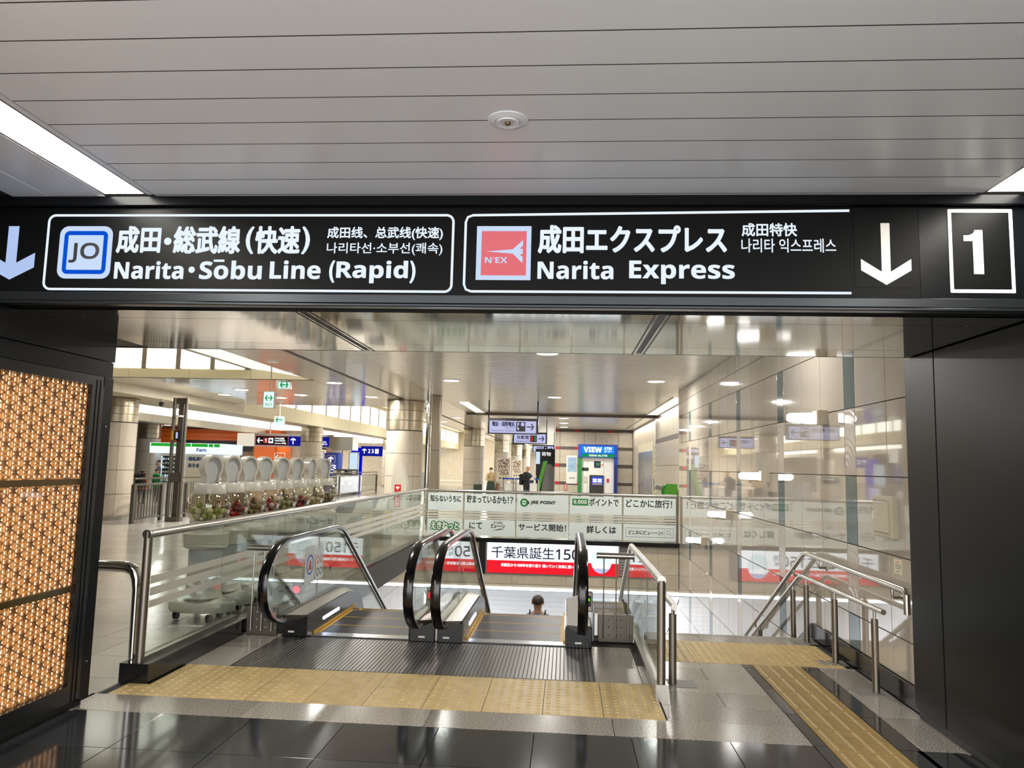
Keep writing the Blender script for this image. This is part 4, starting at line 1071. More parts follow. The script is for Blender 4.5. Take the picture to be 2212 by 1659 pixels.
# ---- right side beyond the well ----------------------------------------------
XS = 2.95
w = struct('wall_right', MB().box(XS+.0, XS+.3, 17.0, 25.2, 0, ZC).box(XW, XS, 17.0, 17.06, 0, ZC), 'stone')
k = 0; y = 17.08
while y < 24.7:
    for a, e, m in ((.05, .98, 'stone'), (1.12, 1.74, 'stone'), (1.76, 2.46, 'stone'), (2.6, 3.26, 'stone')): wtile(w, wallR(XS-.012), 'wall_slab', -(y+.5), -y, a, e, m)
    for a, e in ((.985, 1.115), (1.745, 1.755), (2.465, 2.595), (3.265, 3.38)): wtile(w, wallR(XS-.01), 'dark_band', -(y+.5), -y, a, e, 'stonedark')
    y += .505
w = struct('wall_right', MB().box(3.06, 3.4, 25.2, 35.2, 0, ZC), 'stone')
F = wallR(3.06)
t = thing('lift_door', 'pair of steel lift doors in the right-hand wall beyond the well', 'door', (3.05, 29, 0))
MB().fbox(F, -32.0, -26.65, 0, 2.6, 0, .03).build('frame', 'ceilcream', t)
for a in (-31.8, -29.2): MB().cham(F, a, a+2.4, 0, 2.3, .03, .05, .01).build('door_leaf', 'steel', t)
MB().fbox(F, -26.55, -26.42, .9, 1.3, .0, .03).build('call_panel', 'steel', t)
t = thing('mosaic_panel', 'pale green striped glass panel beside the lift doors', 'panel', (3.04, 25.8, 0))
for k in range(24): MB().prism(F, [(-26.3, .1*k), (-25.4, .1*k+.4), (-25.4, .1*k+.48), (-26.3, .1*k+.08)], 0, .012).build('stripe', 'frostdark' if k % 2 else 'film', t)
MB().fbox(F, -26.35, -25.35, 0, 3.1, 0, .001).build('backing', 'film', t)
# far wall with dark and red bands
w = struct('wall_back', MB().box(-.5, 3.3, 35.0, 35.4, 0, ZC), 'grout')
FW = front(35.0)
zb = [0, .835, .961, 1.637, 1.786, 2.444, 2.571, 3.255, 3.34]
xs = [-.5, -.28, .85, 1.35, 2.4, 3.05]
for a, e in zip(zb, zb[1:]):
    dark = e-a < .2
    for x0, x1 in zip(xs, xs[1:]):
        wtile(w, front(34.99), 'wall_slab' if not dark else 'dark_band', x0, x1, a, e, ('redtile' if x1 < -.2 else 'stonedark') if dark else 'stone', .012)
    if dark:
        for xx in (.42, 1.95): MB().fbox(FW, xx, xx+.18, a, e, .012, .016).build('red_tile', 'redtile', w)
t = thing('atm_booth', 'blue and white cash machine booth with a lit blue header', 'cash machine', (1.44, 34.7, 0))
F = front(34.5)
MB().box(.72, 2.17, 34.5, 34.98, 0, 2.1).build('body', 'white', t)
MB().box(.56, .72, 34.35, 34.98, 0, 2.1).build('side_panel', 'green', t); MB().box(2.17, 2.33, 34.35, 34.98, 0, 2.1).build('side_panel', 'blue', t)
hd = MB().box(.56, 2.33, 34.3, 34.98, 2.09, 2.68).build('header', 'blue', t); F2 = front(34.3)
MB().fbox(F2, .71, 2.18, 2.28, 2.6, 0, .01).build('lit_panel', 'e_atm', hd); MB().fbox(F2, .71, 2.18, 2.12, 2.24, 0, .01).build('green_strip', 'e_green', hd)
text(hd, bf('VIEW'), F2, .8, 1.62, 2.32, 2.56, 'e_atmw', .012, .01); text(hd, bf('ATM'), F2, 1.72, 2.06, 2.45, 2.57, 'e_atmw', .012, .004); text(hd, 'コーナー', F2, 1.72, 2.08, 2.32, 2.43, 'e_atmw', .012, .006)
text(hd, bf('VIEW ALTTE'), F2, 1.03, 1.86, 2.14, 2.22, 'e_atmw', .012)
for x in (.98, 1.72): MB().fbox(F, x, x+.008, .1, 2.05, 0, .004).build('panel_joint', 'grey', t)
MB().fbox(F, 1.08, 1.72, .1, 1.3, 0, .06).build('terminal', 'darkgrey', t)
MB().fbox(F, 1.2, 1.68, .86, 1.22, .06, .07).build('screen', 'e_screen', t)
for r_ in range(2):
    for c_ in range(2): MB().fbox(F, 1.23+.22*c_, 1.41+.22*c_, .98+.09*r_, 1.05+.09*r_, .07, .075).build('key', 'e_atmw', t)
MB().fbox(F, 1.23, 1.64, .88, .93, .07, .075).build('key', 'yellow', t)
MB().fbox(F, 1.28, 1.58, 1.63, 1.93, 0, .01).build('notice', 'navy', t); MB().fbox(F, 1.58, 1.72, 1.63, 1.93, 0, .01).build('notice', 'white', t)
MB().fbox(F, 1.37, 1.54, 1.72, 1.86, .01, .014).build('notice', 'green', t)
MB().outline(F, circ(1.65, 1.76, .05), circ(1.65, 1.76, .028), .01, .014).build('ring', 'redp', t)
MB().fbox(F, .74, 1.04, 1.48, 1.63, 0, .01).build('slot', 'olive', t)
MB().fbox(F, 1.86, 1.96, .98, 1.15, 0, .02).build('alarm', 'redp', t)
MB().fbox(F, .83, .93, 1.0, 1.25, 0, .05).build('phone', 'whiteplastic', t)
MB().fbox(front(34.35), 2.2, 2.3, .3, 1.78, 0, .004).build('lettering_strip', 'navy', t)
t = thing('wall_poster', 'framed poster of a pale blue sea left of the cash machine', 'poster', (.3, 34.95, .9))
F = front(34.96)
MB().fbox(F, .03, .53, .88, 2.17, 0, .03).build('frame', 'white', t); MB().fbox(F, .09, .5, 1.42, 2.08, .03, .035).build('picture', 'e_ad', t)
m, ntree, nn_, ll = nt('sea'); pbs = nn_['Principled BSDF']; tcx = nn_.new('ShaderNodeTexNoise'); tcx.inputs['Scale'].default_value = 4; rp = nn_.new('ShaderNodeValToRGB')
rp.color_ramp.elements[0].color = lin('#4f86b8'); rp.color_ramp.elements[1].color = lin('#c9dce8'); ll.new(tcx.outputs['Fac'], rp.inputs[0]); ll.new(rp.outputs[0], pbs.inputs['Base Color'])
t.children[1].data.materials[0] = m
text(t, bf('TOHO'), F, .15, .42, 1.1, 1.17, 'ink', .032)
t = thing('fire_alarm', 'grey fire alarm plate with a red lamp on the stone wall', 'alarm', (XS-.02, 20.3, .5))
F = wallR(XS-.012)
MB().fbox(F, -20.6, -20.0, .5, 1.1, 0, .03).build('plate', 'steel', t); MB().sphere((XS-.05, 20.3, .98), .05, 12, 8).build('lamp', 'redp', t, True); MB().fbox(F, -20.34, -20.26, .62, .82, .03, .05).build('button', 'redp', t)
t = thing('pay_phone', 'bright green pay phone on a stand by the stone wall', 'phone', (2.65, 19.4, 0))
MB().prism(front(19.3), [(2.42, .95), (2.82, .95), (2.8, 1.28), (2.52, 1.28), (2.46, 1.15)], -.25, 0).build('body', 'greenlight', t)
MB().box(2.5, 2.76, 19.35, 19.5, 0, .95).build('stand', 'grey', t)
MB().tube([(2.44, 19.28, 1.0), (2.42, 19.25, 1.12), (2.48, 19.25, 1.24)], .03, 8).build('receiver', 'green', t, True)
t = MB().box(XS-.03, XS-.012, 18.2, 18.36, .6, 1.1).build('vertical_plate', 'white', None, label='narrow white vertical plate on the stone wall beside the pay phone', cat='plate')
t = thing('fire_sign', 'small red and white vertical sign on the far wall left of the cash machine', 'sign', (-.1, 34.96, .55))
MB().fbox(front(34.97), -.06, .07, .56, .86, 0, .01).build('plate', 'redp', t)
for z in (.62, .71, .8): MB().fbox(front(34.97), -.03, .04, z-.03, z+.03, .01, .014).build('mark', 'white', t)
# dark shop with green leaning pillar
t = thing('ticket_corner', 'dark ticket corner with a leaning green pillar and curved grey screen', 'kiosk', (-1.2, 37, 0))
MB().box(-1.5, -.55, 38.2, 38.4, 0, 2.5).build('back_panel', 'darkgrey', t)
MB().prism(front(36.6), [(-1.55, 0), (-1.35, 0), (-.9, 1.9), (-1.08, 1.9)], -.6, 0).build('pillar', 'greenlight', t)
MB().prism(front(36.7), [(-1.25, 0), (-.55, 0), (-.55, 1.6), (-.75, 1.75), (-.95, 1.75)], -.5, 0).build('screen', 'grey', t)
MB().prism(front(36.8), [(-1.75, 0), (-1.56, 0), (-1.56, 1.1), (-1.75, 1.3)], -.5, 0).build('counter', 'jeans', t)
MB().box(-1.5, -.55, 37.6, 37.7, 2.0, 2.5).build('sign_band', 'black', t); text(t, '荷物', front(37.6), -1.2, -.75, 2.15, 2.35, 'e_atmw', .005)
MB().box(-1.48, -1.28, 37.5, 37.6, 1.75, 2.35).build('ad_panel', 'e_ad', t)

# ---- hanging signs over the right bay ---------------------------------------
def hang(x0, x1, y, z0, z1, label, fill):
    t = thing('hanging_sign', label, 'sign', ((x0+x1)/2, y, z0), 'white lit direction signs hung from the slatted ceiling')
    MB().cham(front(y-.06), x0, x1, z0, z1, -.12, 0, .006).build('casing', 'blackgloss', t)
    F = front(y-.06); MB().fbox(F, x0+.05, x1-.06, z0+.03, z1-.07, 0, .003).build('lit_face', 'e_board', t)
    for x in (x0+.02, x1-.02): MB().cyl((x, y, z1), (x, y, ZC), .018, 8).build('rod', 'black', t, True)
    fill(t, F)
def f1(t, F):
    text(t, '電話・国際電話', F, -2.0, -1.39, 2.69, 2.82, 'navy', .004, .004); text(t, rf('Telephone'), F, -1.66, -1.39, 2.62, 2.68, 'navy', .004); text(t, rf('International Telephone'), F, -2.02, -1.39, 2.535, 2.605, 'navy', .004)
    MB().fbox(F, -1.352, -1.1, 2.56, 2.815, .003, .005).build('pictogram', 'ink', t)
    MB().prism(F, [(-1.32, 2.6), (-1.27, 2.6), (-1.27, 2.65), (-1.3, 2.66), (-1.3, 2.73), (-1.27, 2.74), (-1.27, 2.79), (-1.32, 2.79)], .005, .007).build('handset', 'e_board', t); MB().prism(F, circ(-1.175, 2.75, .05), .005, .007).build('globe', 'e_board', t)
    MB().prism(F, arrow_pts(-.965, 2.685, .2, .18, .03, 0), .003, .005).build('arrow', 'ink', t)
hang(-2.12, -.752, 20.3, 2.486, 2.912, 'nearest white lit sign with a telephone pictogram', f1)
def f2(t, F):
    text(t, '化粧室', F, -1.9, -1.42, 2.66, 2.81, 'navy', .004, .005); text(t, rf('Restrooms'), F, -1.92, -1.42, 2.54, 2.63, 'navy', .004)
    MB().fbox(F, -1.385, -1.12, 2.555, 2.81, .003, .005).build('pictogram', 'ink', t); MB().prism(F, [(-1.36, 2.58), (-1.28, 2.58), (-1.28, 2.78), (-1.36, 2.78)], .005, .007).build('woman_figure', 'redp', t); MB().prism(F, [(-1.22, 2.58), (-1.15, 2.58), (-1.15, 2.78), (-1.22, 2.78)], .005, .007).build('man_figure', 'green', t)
    MB().prism(F, arrow_pts(-.95, 2.69, .23, .21, .035, 0), .003, .005).build('arrow', 'ink', t)
hang(-2.05, -.728, 29, 2.485, 2.93, 'white lit restroom sign, middle one of three', f2)
def f3(t, F):
    text(t, '待合室', F, -1.5, -1.2, 2.55, 2.64, 'navy', .004, .003); text(t, rf('Waiting Room'), F, -1.6, -1.2, 2.45, 2.52, 'navy', .004)
    MB().fbox(F, -1.15, -.95, 2.43, 2.65, .003, .005).build('pictogram', 'ink', t); MB().prism(F, [(-1.13, 2.46), (-.97, 2.46), (-1.05, 2.6)], .005, .007).build('figure', 'e_board', t)
    MB().prism(F, arrow_pts(-.8, 2.54, .2, .17, .03, 0), .003, .005).build('arrow', 'ink', t)
hang(-1.733, -.587, 39, 2.36, 2.74, 'white lit waiting room sign, farthest and smallest of three', f3)

# ---- downlights ------------------------------------------------------------------
def downlight(x, y, z, label, p=None, r=.16, grp='round ceiling downlights'):
    t = thing('downlight', label, 'light', (x, y, z-.02), grp)
    MB().lathe((x, y, z), [(r, -.002), (r+.03, -.012), (r+.035, 0)], 24).build('trim_ring', 'white', t, True)
    MB().lathe((x, y, z), [(.0001, -.006), (r, -.006), (r, -.001)], 24).build('lens', 'e_down', t)
    lamp_area(t, (x, y, z-.03), p or L_DOWN, .28)
spots = [(-.31, 11.55, 'in the slatted ceiling nearest to the mirror soffit'), (1.78, 15.15, 'in the slatted ceiling near the tile wall'), (-2.42, 15.56, 'in the slatted ceiling left of the hanging signs'), (-.31, 19.0, 'in the slatted ceiling above the telephone sign'),
         (-5.19, 16.4, 'in the polished ceiling nearest the large column'), (-5.22, 19.8, 'in the polished ceiling beside the large column'), (-7.1, 19.6, 'in the polished ceiling behind the exit sign, right'), (-9.34, 19.9, 'in the polished ceiling over the left fence, left'), (-8.22, 18.4, 'in the polished ceiling over the left fence, middle'), (-8.05, 20.6, 'in the polished ceiling over the left fence, right')]
spots += [(1.78, 7.7, 'in the slatted ceiling just behind the sign beam, right'), (-2.42, 7.9, 'in the slatted ceiling just behind the sign beam, left'), (-5.2, 9.6, 'added out of view over the capsule machines'), (-5.2, 6.6, 'added out of view over the near end of the balustrade')]  # unseen: beam pair continues the grid, other two added to brighten the machines
for x, y, lb in spots: downlight(x, y, ZC, 'round white downlight '+lb, 20 if y < 10 else None)
for i, y in enumerate((27, 30, 33)): downlight(-.1, y, ZC-.02, f'small round downlight in a row before the cash machine, {("nearest","middle","farthest")[i]}', 60)
for i, (x, y) in enumerate(((-14.3, 26), (-14.3, 31), (-14.2, 37), (-14.2, 43), (-14.2, 50))): downlight(x, y, 3.65, f'round downlight of the left aisle, {("nearest","second","third","fourth","farthest")[i]}', 50 if i < 3 else 150)
for i, (x, y) in enumerate(((-4.1, 28), (-5.1, 31), (-4.9, 41), (-4.9, 47), (-8.0, 60), (-8, 35), (-8, 45))): downlight(x, y, ZC if x > -6 else 5.1, f'round downlight between the column rows, {("nearest","second","third","fourth","farthest","added high in the coffer, nearer","added high in the coffer, farther")[i]}', 50 if i < 4 else 160)  # last two are added to brighten the dark area beyond the large column
for i, (x, y) in enumerate(((-18.2, 28.5), (-20.0, 36.5), (-17.2, 36.5))): downlight(x, y, 3.25, f'added round downlight over the kiosk and orange gateway, {("nearest","left","right")[i]}', 50)  # lamps added to brighten the orange gateway
for i, (x, y, z) in enumerate(((-14.2, 62, 3.65), (-14.2, 76, 3.65), (-8, 76, 5.1), (-20, 52, 3.25))): downlight(x, y, z, f'distant round downlight added deep in the concourse, {("fifth of the left aisle","last of the left aisle","high between the columns","left of the aisle")[i]}', 420)  # strong lamps added to lift the dark far concourse
# rectangular lit openings at the edges of the slatted bay
def troffer(x0, x1, y0, y1, label):
    t = thing('troffer_light', label, 'light', ((x0+x1)/2, (y0+y1)/2, ZC-.01), 'rectangular lights at the edges of the slatted ceiling')
    MB().box(x0, x1, y0, y1, ZC-.012, ZC-.004).build('diffuser', 'e_cove', t)
    MB().box(x0-.03, x0, y0, y1, ZC-.02, ZC).build('frame', 'white', t); MB().box(x1, x1+.03, y0, y1, ZC-.02, ZC).build('frame', 'white', t)
troffer(-3.02, -2.72, 20.9, 25.0, 'slanting rectangular light left of the telephone sign'); troffer(2.6, 2.95, 18.5, 24.6, 'long rectangular light over the stone wall')
troffer(2.65, 2.98, 25.3, 34.5, 'long rectangular light over the lift doors')
lamp_area(None, (2.75, 21.5, ZC-.05), 35, .3, 5, name='troffer_lamp'); lamp_area(None, (2.8, 30, ZC-.06), 60, .3, 9, name='troffer_lamp')

# ================================================================== LEFT CONCOURSE THINGS
# guard fence along the left column row
t = thing('guard_fence', 'grey metal bar fence running along the left column row', 'fence', (-10.6, 28, 0))
for y in (18.0, 19.3, 20.6, 21.9, 23.2, 24.5, 28, 31.5, 35, 38.5, 42): MB().box(-10.64, -10.56, y-.05, y+.05, 0, .96).build('fence_post', 'fencemetal', t)
MB().box(-10.63, -10.57, 18, 42, .93, .98).build('top_rail', 'fencemetal', t); MB().box(-10.63, -10.57, 18, 42, .1, .14).build('bottom_rail', 'fencemetal', t)
br = MB().cyl((-10.6, 18.13, .14), (-10.6, 18.13, .93), .014, 6).build('fence_bar', 'fencemetal', t)
for k in range(1, 53):
    if k % 10: put(br, org(br)+Vector((0, .13*k, 0)), t)
for y0, y1 in ((24.6, 27.9), (28.1, 31.4), (31.6, 34.9), (35.1, 38.4), (38.6, 41.9)): MB().box(-10.61, -10.59, y0, y1, .14, .92).build('fence_panel', 'caseglass' if False else 'glass', t)
MB().tube([(-10.6, 18, 1.1), (-10.6, 42, 1.1)], .025, 8).build('hand_pipe', 'fencemetal', t, True)
for y in (18, 22, 26, 30, 34, 38, 42): MB().cyl((-10.6, y, .96), (-10.6, y, 1.1), .012, 6).build('pipe_stem', 'fencemetal', t, True)
# open lift mast
t = thing('lift_mast', 'steel lift mast with chrome uprights and a small lit display', 'lift', (-10.1, 19.0, 0))
for x in (-10.25, -9.93): MB().cyl((x, 19.0, 0), (x, 19.0, 3.2), .045, 14).build('upright', 'fencemetal', t, True)
MB().box(-10.16, -10.02, 19.05, 19.15, .1, 3.1).build('guide_rail', 'fencemetal', t)
MB().box(-10.24, -9.94, 19.0, 19.1, 3.05, 3.2).build('head_beam', 'fencemetal', t)
MB().lathe((-10.08, 18.98, 2.72), [(.06, -.02), (.11, -.02), (.11, .02), (.06, .02)], 24).build('pulley', 'white', t, True)
MB().box(-10.17, -10.0, 18.9, 18.98, 2.1, 2.34).build('display', 'black', t); MB().box(-10.23, -10.175, 18.9, 18.98, 2.1, 2.34).build('yellow_side', 'yellow', t)
MB().fbox(front(18.9), -10.11, -10.06, 2.14, 2.3, 0, .004).build('number', 'e_board', t)
MB().box(-10.2, -9.98, 18.95, 19.05, 1.0, 1.25).build('motor_box', 'fencemetal', t); MB().box(-10.25, -9.93, 18.9, 19.2, 0, .12).build('foot', 'fencemetal', t)
# hanging exit signs
def exit_sign(x, y, z0, z1, w, label, arrow=True, top=ZC):
    t = thing('exit_sign', label, 'sign', (x, y, z0), 'green and white exit signs')
    MB().box(x-w/2, x+w/2, y, y+.1, z0, z1).build('casing', 'whiteplastic', t); F = front(y)
    MB().fbox(F, x-w/2+.01, x+w/2-.01, z0+.01, z1-.01, 0, .003).build('lit_face', 'e_exit', t)
    MB().prism(F, arrow_pts(x, (z0+z1)/2+(z1-z0)*.1, w*.7, w*.5, w*.09, 180), .003, .005).build('arrow', 'e_green', t)
    if w < .3: MB().prism(F, arrow_pts(x, (z0+z1)/2+(z1-z0)*.1, w*.7, w*.5, w*.09, 0), .003, .006).build('arrow', 'e_green', t); text(t, '出口', F, x-w*.3, x+w*.3, z0+.04, z0+.1, 'e_green', .005, .001)
    MB().cyl((x, y+.05, z1), (x, y+.05, top), .012, 8).build('rod', 'steel', t, True)
    MB().lathe((x, y+.05, top), [(.05, -.03), (.12, -.005), (.12, 0)], 18).build('rose', 'white', t, True)
exit_sign(-5.25, 12.9, 2.55, 2.85, .2, 'nearest tall exit sign with a double arrow hung from a long rod')
exit_sign(-8.6, 22.0, 2.68, 2.95, .3, 'small square exit sign with a green left arrow above the machines')
exit_sign(-6.2, 16.05, 3.2, 3.36, .28, 'small green exit sign close under the lit ceiling coffer', top=ZC)
# security camera
t = thing('security_camera', 'small white dome camera under the beam by the left column', 'camera', (-10.95, 19.6, 3.02))
MB().cyl((-10.95, 19.6, 3.12), (-10.95, 19.6, 3.2), .05, 12).build('mount', 'white', t, True); MB().sphere((-10.95, 19.6, 3.08), .07, 14, 8).build('dome', 'darkgrey', t, True)
# steel column and AED stand beside the parapet corner
t = thing('steel_column', 'square steel column with a chrome pipe at the parapet corner', 'column', (-3.4, 19, 0))
MB().cham(front(18.9), -3.42, -3.2, 0, ZC, -.25, 0, .02).build('shaft', 'columnmetal', t); MB().cyl((-3.5, 18.95, 0), (-3.5, 18.95, ZC), .06, 14).build('pipe', 'chrome', t, True); MB().fbox(front(18.9), -3.42, -3.2, 1.98, 1.995, 0, .002).build('joint', 'columnjoint', t)
t = thing('aed_stand', 'pale slanted stand with a red heart label before the large column', 'stand', (-3.95, 17.6, 0))
F = front(17.5)
MB().prism(F, [(-4.05, 0), (-3.7, 0), (-3.7, 1.1), (-3.83, 1.66), (-3.99, 1.66), (-4.05, 1.2)], -.3, 0).build('body', 'whiteplastic', t)
MB().fbox(F, -3.98, -3.83, .99, 1.14, 0, .004).build('heart_label', 'redp', t); MB().prism(F, [(-3.905, 1.02), (-3.86, 1.07), (-3.87, 1.1), (-3.89, 1.1), (-3.905, 1.085), (-3.92, 1.1), (-3.94, 1.1), (-3.95, 1.07)], .004, .006).build('heart', 'white', t)
MB().fbox(F, -3.98, -3.83, .62, .98, 0, .004).build('word_label', 'redp', t)
for k, ch in enumerate('AED'): text(t, bf(ch), F, -3.945, -3.865, .87-.11*k, .95-.11*k, 'white', .006)
# trash boxes beyond the balustrade
for k, y in enumerate((13.0, 14.6)):
    t = thing('trash_box', f'grey trash box with slanted top beyond the balustrade, {"nearer" if k == 0 else "farther"} one', 'bin', (-3.75, y, 0), 'trash boxes')
    MB().prism(yz(-4.1), [(y, 0), (y+.7, 0), (y+.7, .95), (y+.35, .95), (y, .72)], 0, .6).build('body', 'whiteplastic', t)
    MB().prism(yz(-4.0), [(y+.05, .765), (y+.3, .92), (y+.3, .93), (y+.05, .775)], 0, .3).build('slot_panel', 'darkgrey', t)
    Fx = wallL(-3.5); MB().fbox(Fx, y+.1, y+.6, .55, .68, 0, .004).build('label', 'yellow', t); text(t, rf('Trash Box'), Fx, y+.14, y+.56, .58, .65, 'ink', .006)
# kiosk with green and white canopy
t = thing('kiosk', 'shop kiosk with a lit green and white canopy by the left columns', 'kiosk', (-16.6, 33.5, 0))
MB().box(-18.3, -15.1, 33.2, 35, 0, 1.85).build('body', 'white', t)
cn = MB().box(-18.4, -15.0, 32.9, 35, 1.83, 2.3).build('canopy', 'e_store', t); F = front(32.9)
x = -18.35
for w_ in (1.3, .3, .3, .8, .25, .3): MB().fbox(F, x, x+w_-.04, 2.14, 2.28, 0, .01).build('green_strip', 'e_storegreen', cn); x += w_
text(cn, rf('Fam'), F, -16.2, -15.75, 1.92, 2.08, 'blue', .012, .01)
F = front(33.2)
MB().fbox(F, -16.75, -15.9, 0, 1.8, 0, .03).build('poster_panel', 'cream', t)
text(t, '改札外に', F, -16.7, -15.95, 1.5, 1.7, 'jeans', .032, .02); text(t, 'あります', F, -16.7, -15.95, 1.2, 1.4, 'jeans', .032, .02)
t = thing('vending_machine', 'glass-fronted vending machine with rows of packets at the kiosk', 'vending machine', (-17.5, 33.0, 0))
MB().box(-17.95, -17.0, 32.75, 33.19, 0, 1.82).build('cabinet', 'white', t); F = front(32.75)
MB().fbox(F, -17.85, -17.1, .5, 1.7, 0, .005).build('dark_interior', 'navycloth', t)
for r_ in range(6):
    MB().fbox(F, -17.85, -17.1, .55+.19*r_, .57+.19*r_, .005, .02).build('shelf', 'steel', t)
    for c_ in range(6): MB().fbox(F, -17.83+.12*c_, -17.75+.12*c_, .575+.19*r_, .575+.19*r_+random.uniform(.08, .13), .005, .018).build('packet', random.choice(['e_ad', 'white', 'film']), t)
MB().fbox(F, -17.9, -17.86, .5, 1.7, .005, .02).build('light_tube', 'e_store', t); MB().fbox(F, -17.86, -17.09, .48, 1.72, .03, .036).build('glass_front', 'glass', t)
# orange entrance
w = struct('wall_back', MB().box(-26, -14.2, 40, 40.3, 0, 3.25), 'stone')
t = thing('orange_gateway', 'bright orange ticket gateway frame behind the kiosk', 'gate', (-19, 39.5, 0))
MB().box(-22.5, -15.2, 39.2, 39.9, 2.35, 3.2).build('header', 'orange', t); MB().box(-22.5, -20.6, 39.2, 39.9, 0, 2.35).build('side', 'orange', t); MB().box(-16.6, -15.2, 39.2, 39.9, 0, 2.35).build('side', 'orange', t)
for z in (2.5, 2.75, 3.0): MB().box(-22.5, -15.2, 39.15, 39.2, z, z+.03).build('rib', 'orangedark', t)
MB().box(-20.4, -16.7, 39.1, 39.2, 2.05, 2.6).build('sign_box', 'black', t); F = front(39.1)
text(t, rf('Express'), F, -18.0, -17.3, 2.15, 2.3, 'e_atmw', .01, .01); text(t, 'Access 特急', F, -17.1, -16.75, 2.35, 2.45, 'e_atmw', .01)
MB().prism(F, [(-20.2, 2.2), (-19.9, 2.2), (-20.05, 2.45)], .0, .01).build('triangle', 'e_atmw', t); MB().fbox(F, -19.7, -19.4, 2.2, 2.45, 0, .01).build('red_square', 'redp', t); text(t, bf('1'), F, -19.6, -19.5, 2.23, 2.42, 'e_atmw', .012)
for k, (x, y, lb) in enumerate(((-15.1, 38.3, 'nearer'), (-12.9, 40.5, 'farther'))):
    t = thing('orange_pillar', f'round orange pillar with a white arrow, {lb} from the kiosk', 'pillar', (x, y, 0), 'orange pillars')
    MB().lathe((x, y, 0), [(.42, 0), (.42, 2.4), (.38, 2.42)], 24).build('shaft', 'orange', t, True)
    MB().prism(front(y-.43), arrow_pts(x-.05, 1.75, .4, .32, .06, 180), -.02, .004).build('arrow', 'white', t); ol(front(y-.43), (x-.3, x+.25, 1.45, 2.0), .04, .025, 'square', 'white', t, -.02, .004)
# black and blue train sign
t = thing('train_sign', 'long hanging train sign, black left part and blue right part', 'sign', (-13, 37, 2.3))
F = front(37)
MB().box(-15.35, -11.3, 37, 37.25, 2.3, 2.95).build('casing', 'steel', t)
MB().fbox(F, -15.3, -13.6, 2.36, 2.84, 0, .01).build('black_face', 'board', t); MB().fbox(F, -13.58, -11.5, 2.36, 2.84, 0, .01).build('blue_face', 'e_bluesign', t)
ol(F, (-15.3, -13.6, 2.36, 2.84), .01, .03, 'red_border', 'redp', t, .01, .014)
MB().fbox(F, -15.35, -11.3, 2.86, 2.95, 0, .02).build('top_strip', 'steel', t)
MB().prism(F, arrow_pts(-15.06, 2.6, .3, .26, .05, 180), .01, .014).build('arrow', 'e_atmw', t); MB().fbox(F, -14.88, -14.66, 2.47, 2.73, .01, .014).build('red_square', 'redp', t); text(t, bf('1'), F, -14.81, -14.73, 2.5, 2.7, 'e_atmw', .016)
MB().fbox(F, -14.62, -14.38, 2.47, 2.73, .01, .014).build('train_icon', 'e_atmw', t); MB().fbox(F, -14.57, -14.43, 2.56, 2.66, .014, .018).build('train_window', 'navy', t)
text(t, 'アクセス特急', F, -14.3, -13.8, 2.66, 2.76, 'e_atmw', .014, .006); text(t, rf('Access Express'), F, -14.3, -13.75, 2.55, 2.64, 'e_atmw', .014, .004); text(t, 'Access 特急', F, -14.3, -13.7, 2.44, 2.52, 'e_atmw', .014, .003)
MB().prism(F, arrow_pts(-13.35, 2.6, .32, .26, .05, 90), .01, .014).build('arrow', 'e_atmw', t); text(t, '本線', F, -12.2, -11.9, 2.66, 2.76, 'e_atmw', .014, .006); text(t, rf('Main Line'), F, -12.2, -11.65, 2.55, 2.64, 'e_atmw', .014, .004); text(t, '本线 본선', F, -12.2, -11.6, 2.44, 2.52, 'e_atmw', .014, .003)
for x in (-14.6, -12.2): MB().cyl((x, 37.1, 2.95), (x, 37.1, 3.65), .03, 8).build('rod', 'steel', t, True)
t = MB().box(-16.3, -15.4, 37, 37.3, 2.3, 2.95).build('lit_box', 'e_shop', None, label='blank cream lit box left of the black train sign', cat='light box')
t = MB().box(-11.28, -10.2, 36.5, 37.5, 2.2, 2.85).build('steel_box', 'steel', None, label='plain steel box right of the blue train sign', cat='box')
# low shop fronts behind
t = thing('shop_front', 'bright shop front with a cream wall and orange number boards', 'shop', (-15.5, 44, 0))
MB().box(-17.2, -13.75, 44, 44.3, 0, 2.3).build('wall', 'e_shop', t); F = front(44)
MB().fbox(F, -15.4, -14.7, 0, 2.0, 0, .02).build('doorway', 'darkgrey', t); MB().fbox(F, -16.6, -15.9, 0, 2.0, 0, .02).build('doorway', 'greycloth', t); MB().fbox(F, -14.1, -13.85, 1.2, 1.8, 0, .03).build('black_board', 'black', t)
for k in range(3): 
    MB().fbox(F, -14.4+.3*k, -14.15+.3*k, 2.02, 2.22, .0, .03).build('number_board', 'orange', t); text(t, bf('345'[k]), F, -14.33+.3*k, -14.22+.3*k, 2.05, 2.19, 'white', .034)
# blue platform pillar and its sign
t = thing('blue_pillar', 'dark blue round pillar marked with platforms 2 and 3', 'pillar', (-12.3, 42.0, 0))
MB().lathe((-12.3, 42, 0), [(.5, 0), (.5, 2.1), (.46, 2.12)], 24).build('shaft', 'blue', t, True); F = front(41.48)
MB().lathe((-12.3, 42, 0), [(.45, 2.1), (.45, 2.5)], 24).build('top', 'column', t, True)
MB().prism(F, arrow_pts(-12.3, 1.75, .3, .3, .06, 90), -.02, .004).build('arrow', 'e_atmw', t); ol(F, (-12.55, -12.05, 1.53, 1.97), .04, .02, 'square', 'white', t, -.02, .004)
text(t, bf('2'), F, -12.62, -12.36, 1.15, 1.45, 'e_atmw', .004); text(t, bf('3'), F, -12.24, -11.98, 1.15, 1.45, 'e_atmw', .004); text(t, '京成本線', F, -12.62, -11.98, .92, 1.05, 'e_atmw', .004, .005)
